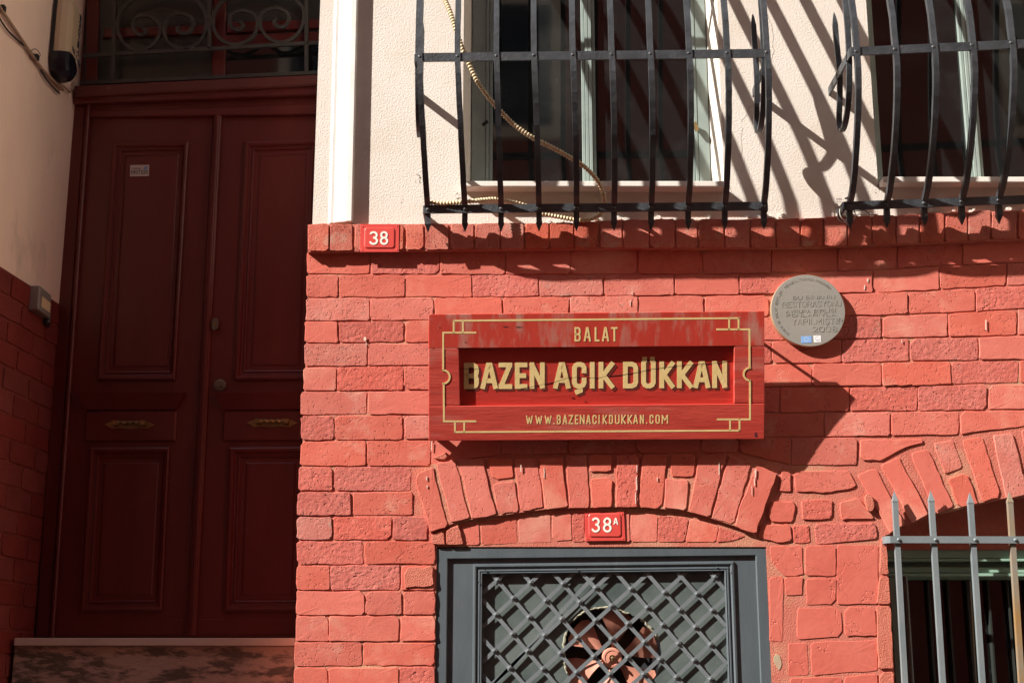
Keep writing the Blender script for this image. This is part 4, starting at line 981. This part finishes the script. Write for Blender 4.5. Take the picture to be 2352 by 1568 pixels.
www = [('W',1208,1223.8),('W',1229.5,1245.6),('W',1251,1267),('.',1271,1274),('B',1279,1288),('A',1292.7,1302.8),('Z',1306,1316.5),('E',1320.5,1328.5),('N',1332,1342.7),('A',1346.7,1356.7),('C',1360.8,1370.4),('I',1374.6,1377.4),('K',1384.3,1394.4),('D',1398.8,1407.9),('U',1412.5,1423),('K',1427,1437.5),('K',1441.5,1452.2),('A',1454.6,1465.3),('N',1469.7,1479),('.',1484,1487),('C',1491.9,1501),('O',1505.6,1515.6),('M',1520,1534.4)]
glyphs(lt, SP, [(c_, a, b, 953-(a-1208)*.004, 974-(a-1208)*.004) for c_, a, b in www], 2.7, -.001, .0006); link('lettering', lt, M['gold'], sign)
bl = MB()
def border(pts, sw=4.0):
    uv = px2uv(SP, pts, 0); ribbon(bl, uv, sw*.00158, SP, -.002, .0005)
lft = lambda *p: SL(*p); rgt = lambda *p: SR(*p)
for pts in ([*lft((327,150)), *rgt((1637,120))], lft((327,150),(327,285)), lft((432,160),(432,285)), lft((575,285),(207,285),(207,708)), lft((213,870),(216,1295),(575,1295)), lft((342,1305),(342,1418)), lft((447,1305),(447,1415)), [*lft((342,1418)), *rgt((1648,1400))],
            rgt((1530,130),(1530,248)), rgt((1637,120),(1637,248)), rgt((1392,248),(1762,248),(1764,685)), rgt((1768,830),(1768,1273),(1400,1273)), rgt((1540,1285),(1540,1395)), rgt((1648,1273),(1648,1400))): border(pts)
border(lft(*[(208+74*math.cos(a), 790+76*math.sin(a)) for a in [math.radians(-90+180*i/14) for i in range(15)]])); border(rgt(*[(1768-72*math.cos(a), 758+72*math.sin(a)) for a in [math.radians(-90+180*i/14) for i in range(15)]]))
link('border', bl, M['gold'], sign)
ck = MB()
for pts in ([*lft((1090,925),(1300,885),(1480,850),(1640,797),(1800,795),(1990,802)), *rgt((120,782),(330,762),(500,735),(640,705),(800,682),(1000,660),(1250,640),(1400,628),(1580,602))], lft((395,697),(500,699),(620,701))):
    ribbon(ck, px2uv(SP, [(x, y+R.uniform(-.5, .5)) for x, y in pts], -.0185), .0012, SP, -.0186, -.0170)
link('crack', ck, M['dark'], sign)
ck = MB()
for (x, y, w_) in ((1162, 750.5, 8), (1192, 751, 10), (1345, 922, 3), (1316, 913, 3.4), (1070, 786, 3), (1010, 752, 2.4)):
    prism(ck, SP, [(x-w_, y), (x, y-1.2), (x+w_, y+.3), (x, y+1.4)], -.001 if y < 800 else -.0186, .0004 if y < 800 else -.017)
link('knot', ck, M['dark'], sign)
lt = MB(); glyphs(lt, SP, [('6', 1733.5, 1739.5, 992, 1003)], 1.3, -.001, .0005); link('painted_mark', lt, M['ink'], sign)
c_ = SP.at(1740, 735, -.02)
link('stay', MB().tube([c_, at(1700, 753, 0)], .006, 8), M['iron'], sign)
c_ = SP.at(1000, 735, -.02)
link('stay', MB().tube([c_, at(1050, 757, 0)], .006, 8), M['iron'], sign)
for x in (1000, 1735): 
    p = at(x, 1000, 0); link('bracket', MB().box((p.x-.012, -.045, p.z-.006), (p.x+.012, .0, p.z+.012)), M['iron'], sign)

# ------------------------------------------------------------------ round plaque
pc = at(1856, 712.6, -.03); pr = (at(1941.6, 712.6, -.03)-pc).length
plq = thing('round_plaque', 'round grey bronze plaque with raised lettering on the red brick', 'plaque', pc)
PP = Plane(pc, (0, -1, 0))
link('disc', MB().disc(pc, (0, -1, 0), (1, 0, 0), [(pr*.99, -.025), (pr, -.022), (pr, -.004), (pr*.988, -.001)], 96), M['bronze_edge'], plq)
link('face', MB().disc(pc, (0, -1, 0), (1, 0, 0), [(pr*.99, -.0012), (pr*.985, 0)], 96), M['bronze'], plq)
tx = MB()
k_ = 370/1813*.57422
def pline(text, x0, x1, y0, y1, h, sw=1.5):
    (a,), (b,) = PQ((x0, y0)), PQ((x1, y1)); glyphs(tx, PP, spaced(text, a[0], b[0], a[1], b[1], h*k_), sw*.8, -.0005, .0007)
pline('BU BİNANIN', 545, 1365, 506, 486, 72, 1.5); pline('RESTORASYONU', 335, 1490, 622, 592, 112, 1.9); pline('AVRUPA BİRLİĞİ', 405, 1388, 778, 756, 70, 1.5)
pline('FONLARIYLA', 415, 1390, 862, 846, 56, 1.4); pline('YAPILMIŞTIR', 530, 1520, 958, 934, 112, 1.9); pline('2008', 925, 1415, 1104, 1098, 112, 2.2)
ct = 'FENER VE BALAT SEMTLERİ REHABİLİTASYON PROGRAMI'; rr_ = pr*.835
for i, c_ in enumerate(ct):
    if c_ == ' ': continue
    a = math.radians(228-(228-44)*i/(len(ct)-1)); t_ = a-math.pi/2; hh = .0085; ww_ = .0032 if c_ in 'Iİ' else .0062
    for stq in G[c_]:
        ribbon(tx, [(math.cos(a)*(rr_+v*hh)-math.sin(a)*-(u-.5)*ww_, math.sin(a)*(rr_+v*hh)+math.cos(a)*-(u-.5)*ww_) for u, v in stq], .0013, PP, -.0005, .0008, .3)
link('raised_lettering', tx, M['bronze'], plq)
fl = link('flag', prism(MB(), PP, PQ((705,1298),(912,1290),(915,1422),(710,1430)), 0, .0008), M['flag_blue'], plq)
stz = MB(); fcx, fcy = PQ((810, 1358))[0]; fu = PP.uv(PP.at(fcx, fcy))
for i in range(12):
    a = 2*math.pi*i/12; stz.disc(PP.w(fu[0]+.0078*math.cos(a), fu[1]+.0078*math.sin(a), .0008), (0, -1, 0), (1, 0, 0), [(.0011, 0), (.0010, .0004)], 5)
link('flag_stars', stz, M['flag_yellow'], plq)
link('badge', prism(MB(), PP, PQ((950,1285),(1095,1283),(1098,1411),(962,1416)), 0, .0008), M['badge_white'], plq)
fu = PP.uv(PP.at(*PQ((1028, 1348))[0])); bg_ = MB()
ribbon(bg_, [(fu[0]+.0085*math.cos(a), fu[1]+.0085*math.sin(a)) for a in [2*math.pi*i/24 for i in range(25)]], .0009, PP, .0008, .0013)
ribbon(bg_, [(fu[0]-.005+.0012*i, fu[1]-.003+.0022*math.sin(i*1.3)) for i in range(9)], .0016, PP, .0008, .0013)
link('badge_mark', bg_, M['badge_grey'], plq)

# ------------------------------------------------------------------ enamel number plates
def number_plate(label, P, outer, inner, cells, sw):
    (x0, y0), (x1, y1) = outer[0], outer[2]; c = P.at((x0+x1)/2, (y0+y1)/2, 0)
    t = thing('house_number_plate', label, 'number plate', c, 'red enamel house number plates')
    pm = MB(); uv = px2uv(P, outer); prism_uv(pm, P, uv, 0, .002, .0005); link('plate', pm, M['plate'], t)
    iu = px2uv(P, inner, .004); us = [p[0] for p in iu]; vs = [p[1] for p in iu]; r = .012
    ring = []
    for cx, cy, a0 in ((max(us)-r, max(vs)-r, 0), (min(us)+r, max(vs)-r, 90), (min(us)+r, min(vs)+r, 180), (max(us)-r, min(vs)+r, 270)):
        ring += [(cx+r*math.cos(math.radians(a0+18*i)), cy+r*math.sin(math.radians(a0+18*i))) for i in range(6)]
    e = MB(); e.loft([[P.w(u, v, d) for u, v in inset2(ring, ins)] for ins, d in ((0, .0019), (.001, .0034), (.003, .0047), (.005, .005))]); link('raised_field', e, M['plate'], t, smooth=False)
    n = MB(); glyphs(n, P, cells[:2], sw, .0049, .0062); glyphs(n, P, cells[2:], 2.5, .0049, .0062)
    for c_ in cells[2:]: pass
    link('number', n, M['enamel'], t)
    for u, v in inset2(uv, .008): link('screw', MB().disc(P.w(u, v, .0019), P.n, (1, 0, 0), [(.0022, 0), (.002, .0014), (.001, .002)], 8), M['plate'], t)
    return t
FLP = Plane((0, -LP-.004, 0), (0, -1, 0))
number_plate('red enamel house number 38 plate on the brick ledge beside the doorway', FLP, [(828,515),(917,515),(916,579),(827,579)], [(837,522),(906.5,522),(906.5,570.5),(836,570.5)], [('3',848.5,868.5,531,562.5),('8',872.5,891.5,531,562.5)], 4.4)
TPl = Plane((0, -.006, 0), (0, -1, 0))
p38 = number_plate('red enamel house number 38A plate above the grey basement door', TPl, [(1342.5,1179),(1433,1175),(1436.5,1241),(1344,1242)], [(1351,1179),(1425.5,1178),(1427.5,1232),(1353,1233)], [('3',1359,1378.3,1187.5,1222),('8',1385,1404.7,1187.5,1222),('A',1409,1419.5,1188.5,1204)], 4.4)

# ------------------------------------------------------------------ corrugated hose looped through the grille
hp = [((960,-60),.27),((975,0),.29),((1010,85),.305),((1052,215),.31),((1100,345),.31),((1135,430),.30),((1190,545),.29),((1262,650),.28),((1342,742),.27),((1440,840),.255),((1560,925),.24),((1680,985),.225),((1800,1050),.21),((1900,1112),.18),((1985,1195),.14),((2032,1285),.10),((2046,1370),.065),((2020,1436),.045),((1960,1470),.04),((1880,1480),.04),((1760,1462),.04),((1640,1437),.045),((1520,1385),.05),((1420,1358),.06),((1320,1340),.07),((1230,1345),.095),((1160,1352),.115),((1060,1360),.115),((960,1366),.11),((875,1360),.105)]
pts = []
for (p, s) in hp:
    (q,) = Q2(p); pts.append(tuple(at(*q, -s)))
pts = cat(pts, 12)
res = [Vector(pts[0])]; acc = 0          # resample evenly, ten steps to the ridge
step = .0014
for a, b in zip(pts[:-1], pts[1:]):
    a, b = Vector(a), Vector(b); L = (b-a).length; t = step-acc
    while t < L: res.append(a.lerp(b, t/L)); t += step
    acc = (acc+L) % step
rad = [.0080+.0017*math.cos(2*math.pi*i*step/.0118) for i in range(len(res))]
hs = link('corrugated_hose', MB().tube(res, .008, 8, rad), M['hose'], None, smooth=True)
tag(hs, 'beige corrugated hose looped through the left bulged grille', 'hose')

# wires tied at the corner of the right grille
wc = thing('wire_bundle', 'tangle of pale wires tied round the lower corner of the right bulged grille', 'wires', at(1945, 480, -.09))
for k in range(4):
    cx, cy = Q3((1150+k*6, 1415+k*8))[0]; c_ = at(cx, cy, -.09)
    link('wire', MB().tube([c_+Vector((math.cos(a)*(.020+.004*k), -.02*math.sin(a*.5+k)+.01, math.sin(a)*(.032-.003*k))) for a in [2*math.pi*i/24*1.1 for i in range(25)]], .0016, 6), M['enamel'] if k % 2 else M['cable_dark'], wc)
link('wire', MB().tube([at(*q, s) for q, s in zip(Q3((1170,1390),(1220,1420),(1280,1410),(1320,1445),(1370,1440)), (-.09, -.05, -.04, -.03, -.01))], .0018, 6), M['cable_dark'], wc)
link('wire', MB().tube([at(*q, s) for q, s in zip(Q3((1160,1400),(1210,1450),(1290,1430),(1350,1460)), (-.10, -.05, -.04, -.01))], .0018, 6), M['enamel'], wc)
link('wire', MB().tube([at(*q, -.10+.002*i) for i, q in enumerate(Q3((1150,1335),(1180,1325),(1205,1345),(1190,1365),(1155,1360)))], .004, 6), M['cable_dark'], wc)

# ------------------------------------------------------------------ things on the neighbour's wall
ab_c = nat(112, 120)
al = thing('alarm_box', 'beige alarm siren box with navy lens high on the left plaster wall', 'alarm box', (XN, .04, nat(112, 120).z))
yA, yB = nat(112, 100).y, nat(112, 100).y+.175
zB = nat(118, 185).z+.005; zT = zB+.36
def outl(s, dx):       # outline in (y,z), s scales inward
    cy, cz = (yA+yB)/2, (zB+zT)/2; hw, hh = (yB-yA)/2-s, (zT-zB)/2-s
    base = [(-1,-.62),(-.80,-.88),(-.45,-1),(.10,-.97),(.55,-.80),(.9,-.5),(1,-.1),(.98,.4),(.85,.8),(.5,1),(-.6,1),(-.95,.85),(-1,.5)]
    return [Vector((NX(cy)+dx, cy+u*hw, cz+v*hh)) for u, v in base]
bx = MB(); bx.loft([outl(0, 0), outl(0, .012)], False, False); link('back_plate', bx, M['plastic_black'], al)
bx = MB(); bx.loft([outl(.002, .012), outl(.004, .03), outl(.02, .055), outl(.045, .066)], False, True); link('cover', bx, M['plastic_beige'], al, smooth=False, bevel=.004)
cy, cz = (yA+yB)/2, (zB+zT)/2
AP = Plane((NX(cy)+.0665, 0, 0), (1, 0, 0))
ln = MB(); base = [(-1,-.45),(-1,-.62),(-.80,-.88),(-.45,-1),(.10,-.97),(.55,-.80),(.75,-.68),(.55,-.55),(.2,-.45),(-.3,-.42)]
hw, hh = (yB-yA)/2, (zT-zB)/2
ln.loft([[Vector((NX(cy)+dx, cy+u*(hw+.0015-s), cz+v*(hh+.0015-s*.6))) for u, v in base] for s, dx in ((0, .010), (0, .032), (.012, .058), (.03, .068))], False, True); link('lens', ln, M['plastic_navy'], al)
tx = MB()
for i, c_ in enumerate('PRONET'):
    z_ = cz+.13-i*.030
    for stq in G[c_]: ribbon(tx, [(cy+.045-(1-v)*.018-.0, z_-u*.022) for u, v in stq], .004, AP, -.001, .0012)
for i, c_ in enumerate('444 1 911'):
    if c_ == ' ': continue
    for stq in G[c_]: ribbon(tx, [(cy-.03+i*.0125+u*.008, cz-.050-i*.004+v*.018) for u, v in stq], .0026, AP, -.001, .0012)
link('printed_lettering', tx, M['ink'], al)
cb = thing('wall_cable', 'tan conduit with black cable clipped diagonally across the left plaster wall', 'cable', (XN, -.05, nat(60, 100).z))
cp = Q1((-60,-50),(0,55),(60,140),(140,260),(220,380),(300,485),(420,605))
link('conduit', MB().tube([nat(x, y, .012) for x, y in cat(cp, 5)], .0065, 8), M['cable'], cb, smooth=True)
cp = Q1((-60,20),(0,130),(60,215),(140,290),(200,340),(250,410),(290,500),(340,570),(400,630))
link('cable', MB().tube([nat(x, y, .010) for x, y in cat(cp, 5)], .0035, 6), M['cable_dark'], cb, smooth=True)
for (x, y) in Q1((20,62),(245,390)):
    c_ = nat(x, y, .012); link('clip', MB().box(c_-Vector((.012, .011, .008)), c_+Vector((.008, .011, .012))), M['plastic_black'], cb)
cp = Q1((205,345),(240,330),(270,370),(245,405),(205,400),(200,370))
link('wire_tie', MB().tube([nat(x, y, .018) for x, y in cat(cp, 4)], .0015, 5), M['cable_dark'], cb)
cp = Q1((400,560),(440,590),(470,620),(500,560),(520,500)); 
link('cable', MB().tube([nat(x, y, .012) for x, y in cat(cp, 4)], .004, 6), M['cable'], cb)
ic = thing('door_intercom', 'grey intercom box with black keypad on the left reveal beside the door', 'intercom', (XN, nat(85, 690).y, nat(85, 690).z))
a, b = nat(68, 655), nat(96, 730); XI = NX(a.y)
link('housing', MB().box((XI, a.y, b.z), (XI+.040, b.y+.01, a.z)), M['plastic_grey'], ic, bevel=.006)
link('name_card', MB().box((XI+.0402, a.y+.03, b.z+.02), (XI+.0415, b.y, a.z-.035)), M['paper'], ic)
link('keypad', MB().box((XI, b.y+.004, b.z-.025), (XI+.03, b.y+.05, a.z-.06)), M['plastic_black'], ic, bevel=.003)
for i in range(6):
    z_ = b.z-.01+i*.013
    link('button', MB().box((XI+.0302, b.y+.018, z_), (XI+.033, b.y+.034, z_+.007)), M['plastic_grey'], ic)
